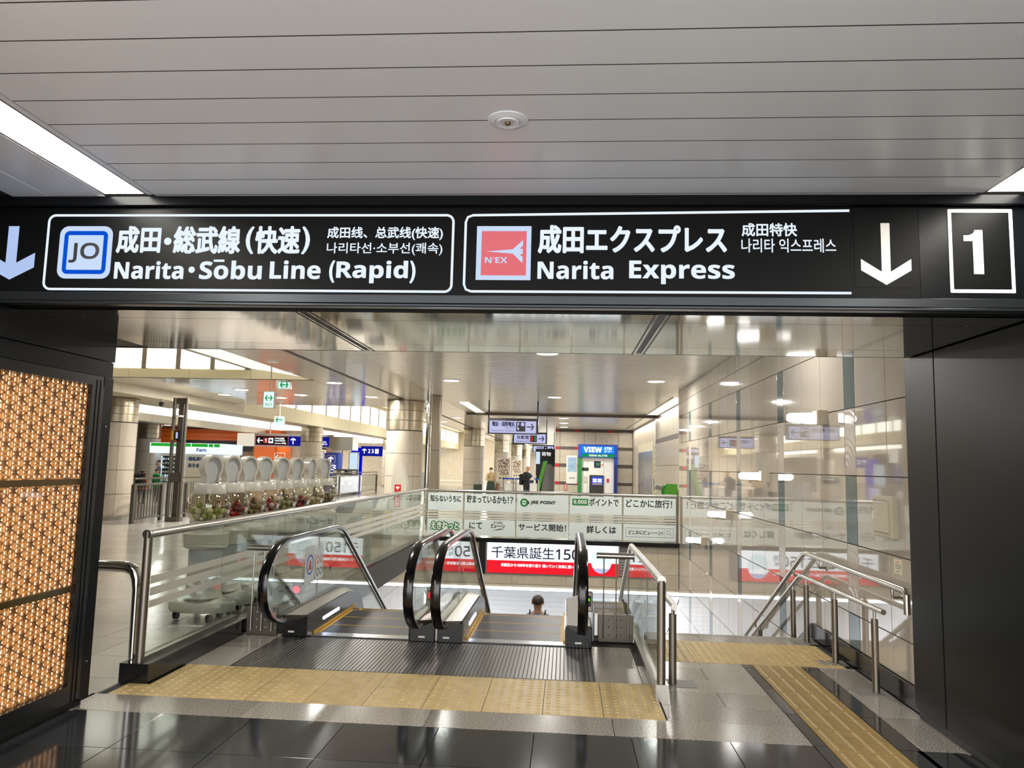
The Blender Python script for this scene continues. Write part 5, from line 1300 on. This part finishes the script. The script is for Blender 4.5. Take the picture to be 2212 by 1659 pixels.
t = MB().lathe((-11.95, 45.5, 0), [(.34, 0), (.34, 2.5)], 20).build('blue_post', 'e_bluecol', None, True, label='glowing deep blue post right of the platform pillar', cat='post')
t = thing('platform_sign', 'blue overhead sign with an arrow and platforms 2 and 3', 'sign', (-10.9, 45, 2.0))
MB().box(-11.6, -10.3, 45, 45.2, 2.0, 2.6).build('casing', 'e_bluesign', t); F = front(45)
MB().prism(F, arrow_pts(-11.38, 2.3, .3, .26, .05, 90), 0, .01).build('arrow', 'e_atmw', t); text(t, rf('2 3'), F, -11.15, -10.8, 2.18, 2.42, 'e_atmw', .01, .01); MB().fbox(F, -10.72, -10.5, 2.16, 2.44, 0, .01).build('train_icon', 'e_atmw', t)
MB().cyl((-10.9, 45.1, 2.6), (-10.9, 45.1, 3.6), .03, 8).build('rod', 'steel', t, True)
for k, (x, lb) in enumerate(((-13.55, 'left of the platform pillar'), (-12.9, 'just left of the platform pillar, smaller'), (-11.5, 'right of the platform pillar'))):
    t = thing('lit_advert', 'pale blue lit advertising panel '+lb, 'advert', (x, 43, 0), 'lit advertising panels')
    MB().box(x-.28, x+.28, 43, 43.15, .9, 2.2).build('casing', 'steel', t); MB().box(x-.2, x+.2, 43.02, 43.13, 0, .9).build('stand', 'steel', t); MB().fbox(front(43), x-.24, x+.24, .95, 2.15, 0, .006).build('face', 'e_ad', t)
t = thing('brochure_rack', 'dark slanted brochure rack behind the last capsule machine', 'rack', (-11.3, 38.3, 0))
for k in range(2): MB().prism(yz(-11.95+.62*k), [(38.2, 0), (38.6, 0), (38.7, 1.25), (38.4, 1.25), (38.15, .5)], 0, .58).build('tier_panel', 'greycloth', t)
for k in range(4):
    for c_ in range(6): MB().fbox(front(38.12), -11.9+.2*c_, -11.73+.2*c_, .45+.19*k, .6+.19*k, -.05, .0).build('leaflet', random.choice(['white', 'darkgrey', 'grey']), t)
t = thing('info_board', 'black notice board with white lettering on a white stand', 'board', (-9.9, 44, 0))
MB().box(-10.6, -9.2, 44, 44.1, 0, 1.5).build('stand', 'whiteplastic', t); MB().fbox(front(44), -10.4, -9.4, 1.05, 1.4, 0, .01).build('board', 'black', t); text(t, 'スカイライナー', front(44), -10.15, -9.45, 1.24, 1.34, 'e_atmw', .012, .005)
# luggage carts
ct = thing('luggage_cart', 'silver luggage cart with a blue handle, nearest of three behind the parapet', 'cart', (-3.35, 37.6, 0), 'luggage carts nested in a row')
MB().box(-3.6, -3.1, 37.6, 38.5, .12, .2).build('deck', 'steel', ct)
for x in (-3.58, -3.12):
    MB().tube([(x, 37.7, .2), (x, 37.6, .95), (x, 37.55, 1.02)], .03, 8).build('upright', 'steel', ct, True); MB().cyl((x, 37.8, .0), (x, 37.8, .12), .06, 10).build('wheel', 'rubber', ct, True)
MB().cyl((-3.62, 37.55, 1.04), (-3.08, 37.55, 1.04), .035, 10).build('handle', 'blue', ct, True); MB().box(-3.52, -3.18, 37.68, 37.7, .35, .85).build('back_panel', 'white', ct)
ct.location += Vector((.75, -3.0, 0))
copy_tree(ct, (.56, .25, 0), None, 'silver luggage cart with a blue handle, middle of three'); copy_tree(ct, (1.12, .5, 0), None, 'silver luggage cart with a blue handle, last of three beside the man')
# framed pictures on the far columns
def picture(x, y, label):
    t = thing('framed_picture', label, 'picture', (x, y, .9), 'framed pictures on far columns'); F = front(y)
    MB().fbox(F, x-.48, x+.48, .55, 2.15, -.02, .02).build('frame', 'cream', t); MB().fbox(F, x-.36, x+.36, .95, 2.05, .02, .025).build('picture', 'mosaic', t)
    for k in range(3): MB().fbox(F, x-.3+.22*k, x-.16+.22*k, .7, .8, .02, .025).build('mark', 'ink', t)
m, ntree, nn_, ll = nt('mosaic'); pbs = nn_['Principled BSDF']; vo = nn_.new('ShaderNodeTexVoronoi'); vo.inputs['Scale'].default_value = 14; rp = nn_.new('ShaderNodeValToRGB')
tco = nn_.new('ShaderNodeTexCoord'); ll.new(tco.outputs['Object'], vo.inputs['Vector'])
for pz, cz in ((0, '#2a2320'), (.4, '#6a4c3c'), (.7, '#c8b9a4'), (1, '#e8e0d0')):
    e_ = rp.color_ramp.elements.new(pz) if pz not in (0, 1) else rp.color_ramp.elements[0 if pz == 0 else -1]; e_.color = lin(cz)
ll.new(vo.outputs['Color'], rp.inputs[0]); ll.new(rp.outputs[0], pbs.inputs['Base Color'])
picture(-4.3, 52.3, 'framed patterned picture on the column behind the woman'); picture(-4.4, 68.3, 'framed patterned picture on the column behind the carts')
# grey barrier wall far behind
t = thing('grey_barrier', 'long dark grey barrier panels far behind the column row', 'barrier', (-9, 50, 0))
for k in range(3): MB().box(-10.1, -10.0, 48+3*k, 50.9+3*k, 0, 1.0).build('panel', 'grey', t)

# ================================================================== PEOPLE
def person(name, label, loc, rz, H=1.7, mats=None, pose='stand', zsplit=(.5, .86), hair='hair', hood=None):
    """one continuous skinned body; mats = (skin, top, trousers, shoes)"""
    k = H/1.75
    J = {'pel': (0, 0, .95, .135), 'waist': (0, .0, 1.1, .125), 'chest': (0, 0, 1.3, .15), 'neckb': (0, 0, 1.47, .085), 'neck': (0, .0, 1.53, .055), 'jaw': (0, -.02, 1.6, .075), 'skull': (0, -.005, 1.67, .095), 'crown': (0, .0, 1.73, .07)}
    for s, sd in (('L', 1), ('R', -1)):
        J['hip'+s] = (.1*sd, 0, .9, .1); J['kn'+s] = (.11*sd, -.01, .5, .065); J['an'+s] = (.11*sd, .01, .1, .045); J['toe'+s] = (.12*sd, -.17, .04, .04)
        J['sh'+s] = (.19*sd, 0, 1.42, .07)
        if pose == 'stand': J['el'+s] = (.25*sd, .02, 1.13, .05); J['wr'+s] = (.25*sd, -.04, .88, .035); J['ha'+s] = (.25*sd, -.06, .79, .035)
        else: J['el'+s] = (.26*sd, .0, 1.13, .05); J['wr'+s] = (.1*sd, -.24, 1.18, .035); J['ha'+s] = (.05*sd, -.31, 1.22, .035)
    if pose == 'read':
        for q in ('jaw', 'skull', 'crown'): x, y, z, r = J[q]; J[q] = (x, y-.06-(z-1.6)*.25, z-.03, r)
    E_ = [('pel', 'waist'), ('waist', 'chest'), ('chest', 'neckb'), ('neckb', 'neck'), ('neck', 'jaw'), ('jaw', 'skull'), ('skull', 'crown')]
    for s in 'LR': E_ += [('pel', 'hip'+s), ('hip'+s, 'kn'+s), ('kn'+s, 'an'+s), ('an'+s, 'toe'+s), ('neckb', 'sh'+s), ('sh'+s, 'el'+s), ('el'+s, 'wr'+s), ('wr'+s, 'ha'+s)]
    ks = list(J); me = bpy.data.meshes.new('skeleton'); me.from_pydata([(J[q][0]*k, J[q][1]*k, J[q][2]*k) for q in ks], [(ks.index(a), ks.index(b_)) for a, b_ in E_], [])
    o = bpy.data.objects.new('skeleton', me); TS.collection.objects.link(o); o.modifiers.new('skin', 'SKIN'); o.modifiers.new('sub', 'SUBSURF').levels = 2
    for i, q in enumerate(ks):
        sv = me.skin_vertices[0].data[i]; f = 1.22 if q in ('chest', 'waist', 'pel') else 1; sv.radius = (J[q][3]*k*f, J[q][3]*k*(.82 if f > 1 else 1)); sv.use_root = (q == 'pel')
    vl = TS.view_layers[0]; vl.update(); bm_ = bpy.data.meshes.new_from_object(o.evaluated_get(vl.depsgraph)); bpy.data.objects.remove(o)
    bm_.name = 'body'; bm_.materials.clear()
    for q in mats: bm_.materials.append(MT[q])
    for p_ in bm_.polygons:
        c = p_.center/k; p_.use_smooth = True
        hand = (pose == 'stand' and abs(c.x) > .19 and c.z < .86) or (pose != 'stand' and c.y < -.26 and c.z > 1.1)
        p_.material_index = 0 if c.z > 1.5 or (hand and c.z > .7) else (1 if c.z > zsplit[1] or abs(c.x) > .2 else (2 if c.z > .09 else 3))
    t = thing(name, label, 'person', (0, 0, 0))
    o = bpy.data.objects.new('body', bm_); COL.objects.link(o); o.parent = t; ORG[o.name] = Vector((0, 0, 0))
    hd = Vector(J['skull'][:3])*k
    # face: nose, eyes, ears, then the hair cap
    MB().sphere(hd+Vector((0, -.1*k, -.015*k)), .014*k, 8, 6, sz=1.5).build('nose', mats[0], t, True)
    for sd in (-1, 1):
        MB().sphere(hd+Vector((.035*sd*k, -.088*k, .01*k)), .011*k, 8, 6).build('eye', 'ink', t, True); MB().sphere(hd+Vector((.094*sd*k, .005*k, -.01*k)), .022*k, 8, 6, sx=.5, sz=1.4).build('ear', mats[0], t, True)
    MB().box(hd.x-.025*k, hd.x+.025*k, hd.y-.096*k, hd.y-.07*k, hd.z-.062*k, hd.z-.052*k).build('mouth', 'redp', t)
    b = MB(); n, kk = 18, 9; vs = []; fs = []
    for i in range(kk+1):
        for j in range(n):
            a = 2*math.pi*j/n; back = (1+math.sin(a))/2      # 1 at the back of the head
            lim = R(56+50*back); th = lim*i/kk
            r_ = .108*k
            vs.append(hd+Vector((r_*math.sin(th)*math.cos(a)*.95, r_*math.sin(th)*math.sin(a)*1.05+.006*k, r_*1.08*math.cos(th)+.008*k)))
    for i in range(kk):
        for j in range(n): fs.append((i*n+j, i*n+(j+1) % n, (i+1)*n+(j+1) % n, (i+1)*n+j))
    b.add(vs, fs).build('hair', hair, t, True, ang=80)
    t['_k'] = k
    del t['_k']
    return t, k, J
def place(t, loc, rz): t.location = loc; t.rotation_euler.z = R(rz)
# man riding down the right escalator, seen from behind
t, k, J = person('person', 'man with short brown hair and backpack straps riding down the right escalator', 0, 0, 1.70, ('skin', 'bluecloth', 'jeans', 'white'), hair='hairbrown')
for sd in (-1, 1): MB().tube([(sd*.11, -.13, 1.2), (sd*.125, -.05, 1.475), (sd*.12, .06, 1.46), (sd*.1, .17, 1.3)], 1, prof=[(-.035, -.008), (.035, -.008), (.035, .012), (-.035, .012)]).build('strap', 'blackcloth', t, True)
MB().cham(Fr((0, .15, 0), (-1, 0, 0), (0, 0, 1)), -.16, .16, .95, 1.36, 0, .17, .05).build('backpack', 'blackcloth', t, True)
place(t, (-.41, 12.34, -2.141), 180)
# woman in beige jacket with a mask
t, k, J = person('person', 'woman in a beige jacket, dark skirt and white mask beside a column', 0, 0, 1.5, ('skin', 'beigecloth', 'olive', 'blackcloth'), 'hold', zsplit=(.5, 1.02))
MB().sphere((0, -.075, 1.365), .055, 12, 8, sx=1.1, sy=.75).build('mask', 'white', t, True)
MB().lathe((0, 0, 0), [(.16, .92), (.2, .62), (.23, .3)], 20).build('skirt', 'olive', t, True)
MB().cham(Fr((.3, -.1, .3), (1, 0, 0), (0, 0, 1)), 0, .12, 0, .55, -.2, 0, .03).build('shoulder_bag', 'tan', t)
place(t, (-3.3, 33.5, 0), 35)
t = thing('suitcase', 'dark green suitcase beside the woman in the beige jacket', 'suitcase', (-3.85, 33.4, 0))
MB().cham(front(33.3), -4.05, -3.7, .06, .78, -.25, 0, .05).build('shell', 'olive', t, True); MB().tube([(-3.98, 33.4, .78), (-3.98, 33.4, .98), (-3.78, 33.4, .98), (-3.78, 33.4, .78)], .012, 6).build('handle', 'steel', t, True)
for x in (-3.98, -3.78): MB().sphere((x, 33.4, .035), .035, 8, 6).build('wheel', 'rubber', t, True)
# man in black reading
t, k, J = person('person', 'man in a black coat and pale cap looking down at a paper', 0, 0, 1.62, ('skin', 'blackcloth', 'jeans', 'blackcloth'), 'read', zsplit=(.5, .72), hair='beigecloth')
MB().cham(Fr((0, -.3, 1.1), (1, 0, 0), (0, -.6, .8)), -.16, .16, -.05, .17, 0, .006, .001).build('paper', 'white', t)
MB().cham(Fr((0, .12, 0), (-1, 0, 0), (0, 0, 1)), -.16, .16, .85, 1.3, 0, .17, .05).build('backpack', 'blackcloth', t, True)
place(t, (-1.62, 31.5, 0), 60)
# family by the kiosk
t, k, J = person('person', 'man in a dark cap and grey hooded jacket facing the vending machine', 0, 0, 1.48, ('skin', 'greycloth', 'navycloth', 'white'), zsplit=(.5, .8))
MB().sphere((0, .07, 1.36), .09, 12, 8, sx=1.3, sz=.7).build('hood', 'grey', t, True); MB().lathe((0, -.14, 1.6), [(.0001, .0), (.08, -.004), (.1, -.015)], 14).build('cap_brim', 'hair', t, True)
place(t, (-16.95, 30.5, 0), 120)
t, k, J = person('person', 'child in a bright green hooded jacket at the fence', 0, 0, 1.22, ('skin', 'greencloth', 'greycloth', 'white'), zsplit=(.5, .78))
MB().sphere((0, .06, 1.02), .07, 12, 8, sx=1.5, sz=.8).build('hood', 'greencloth', t, True)
place(t, (-14.5, 26.0, 0), 160)
t, k, J = person('person', 'child with a large black backpack at the fence', 0, 0, 1.16, ('skin', 'orangedark', 'navycloth', 'blackcloth'), zsplit=(.5, .8))
MB().cham(Fr((0, .09, 0), (-1, 0, 0), (0, 0, 1)), -.17, .17, .58, 1.08, 0, .2, .06).build('backpack', 'blackcloth', t, True); MB().tube([(-.05, .15, 1.08), (-.05, .15, 1.13), (.05, .15, 1.13), (.05, .15, 1.08)], .01, 6).build('grab_handle', 'blackcloth', t, True)
place(t, (-14.62, 25.3, 0), 178)
for nm, ddx in (('kiosk', -.38), ('vending_machine', -.2), ('train_sign', -.32), ('lit_box', -.27), ('steel_box', -.28), ('orange_pillar', .46), ('orange_pillar.001', -1.0), ('blue_pillar', -.82), ('blue_post', -.82), ('platform_sign', -.8), ('lit_advert', -.75), ('lit_advert.001', -.75), ('lit_advert.002', -.75)):
    bpy.data.objects[nm].location.x += ddx
bpy.data.scenes.remove(TS)
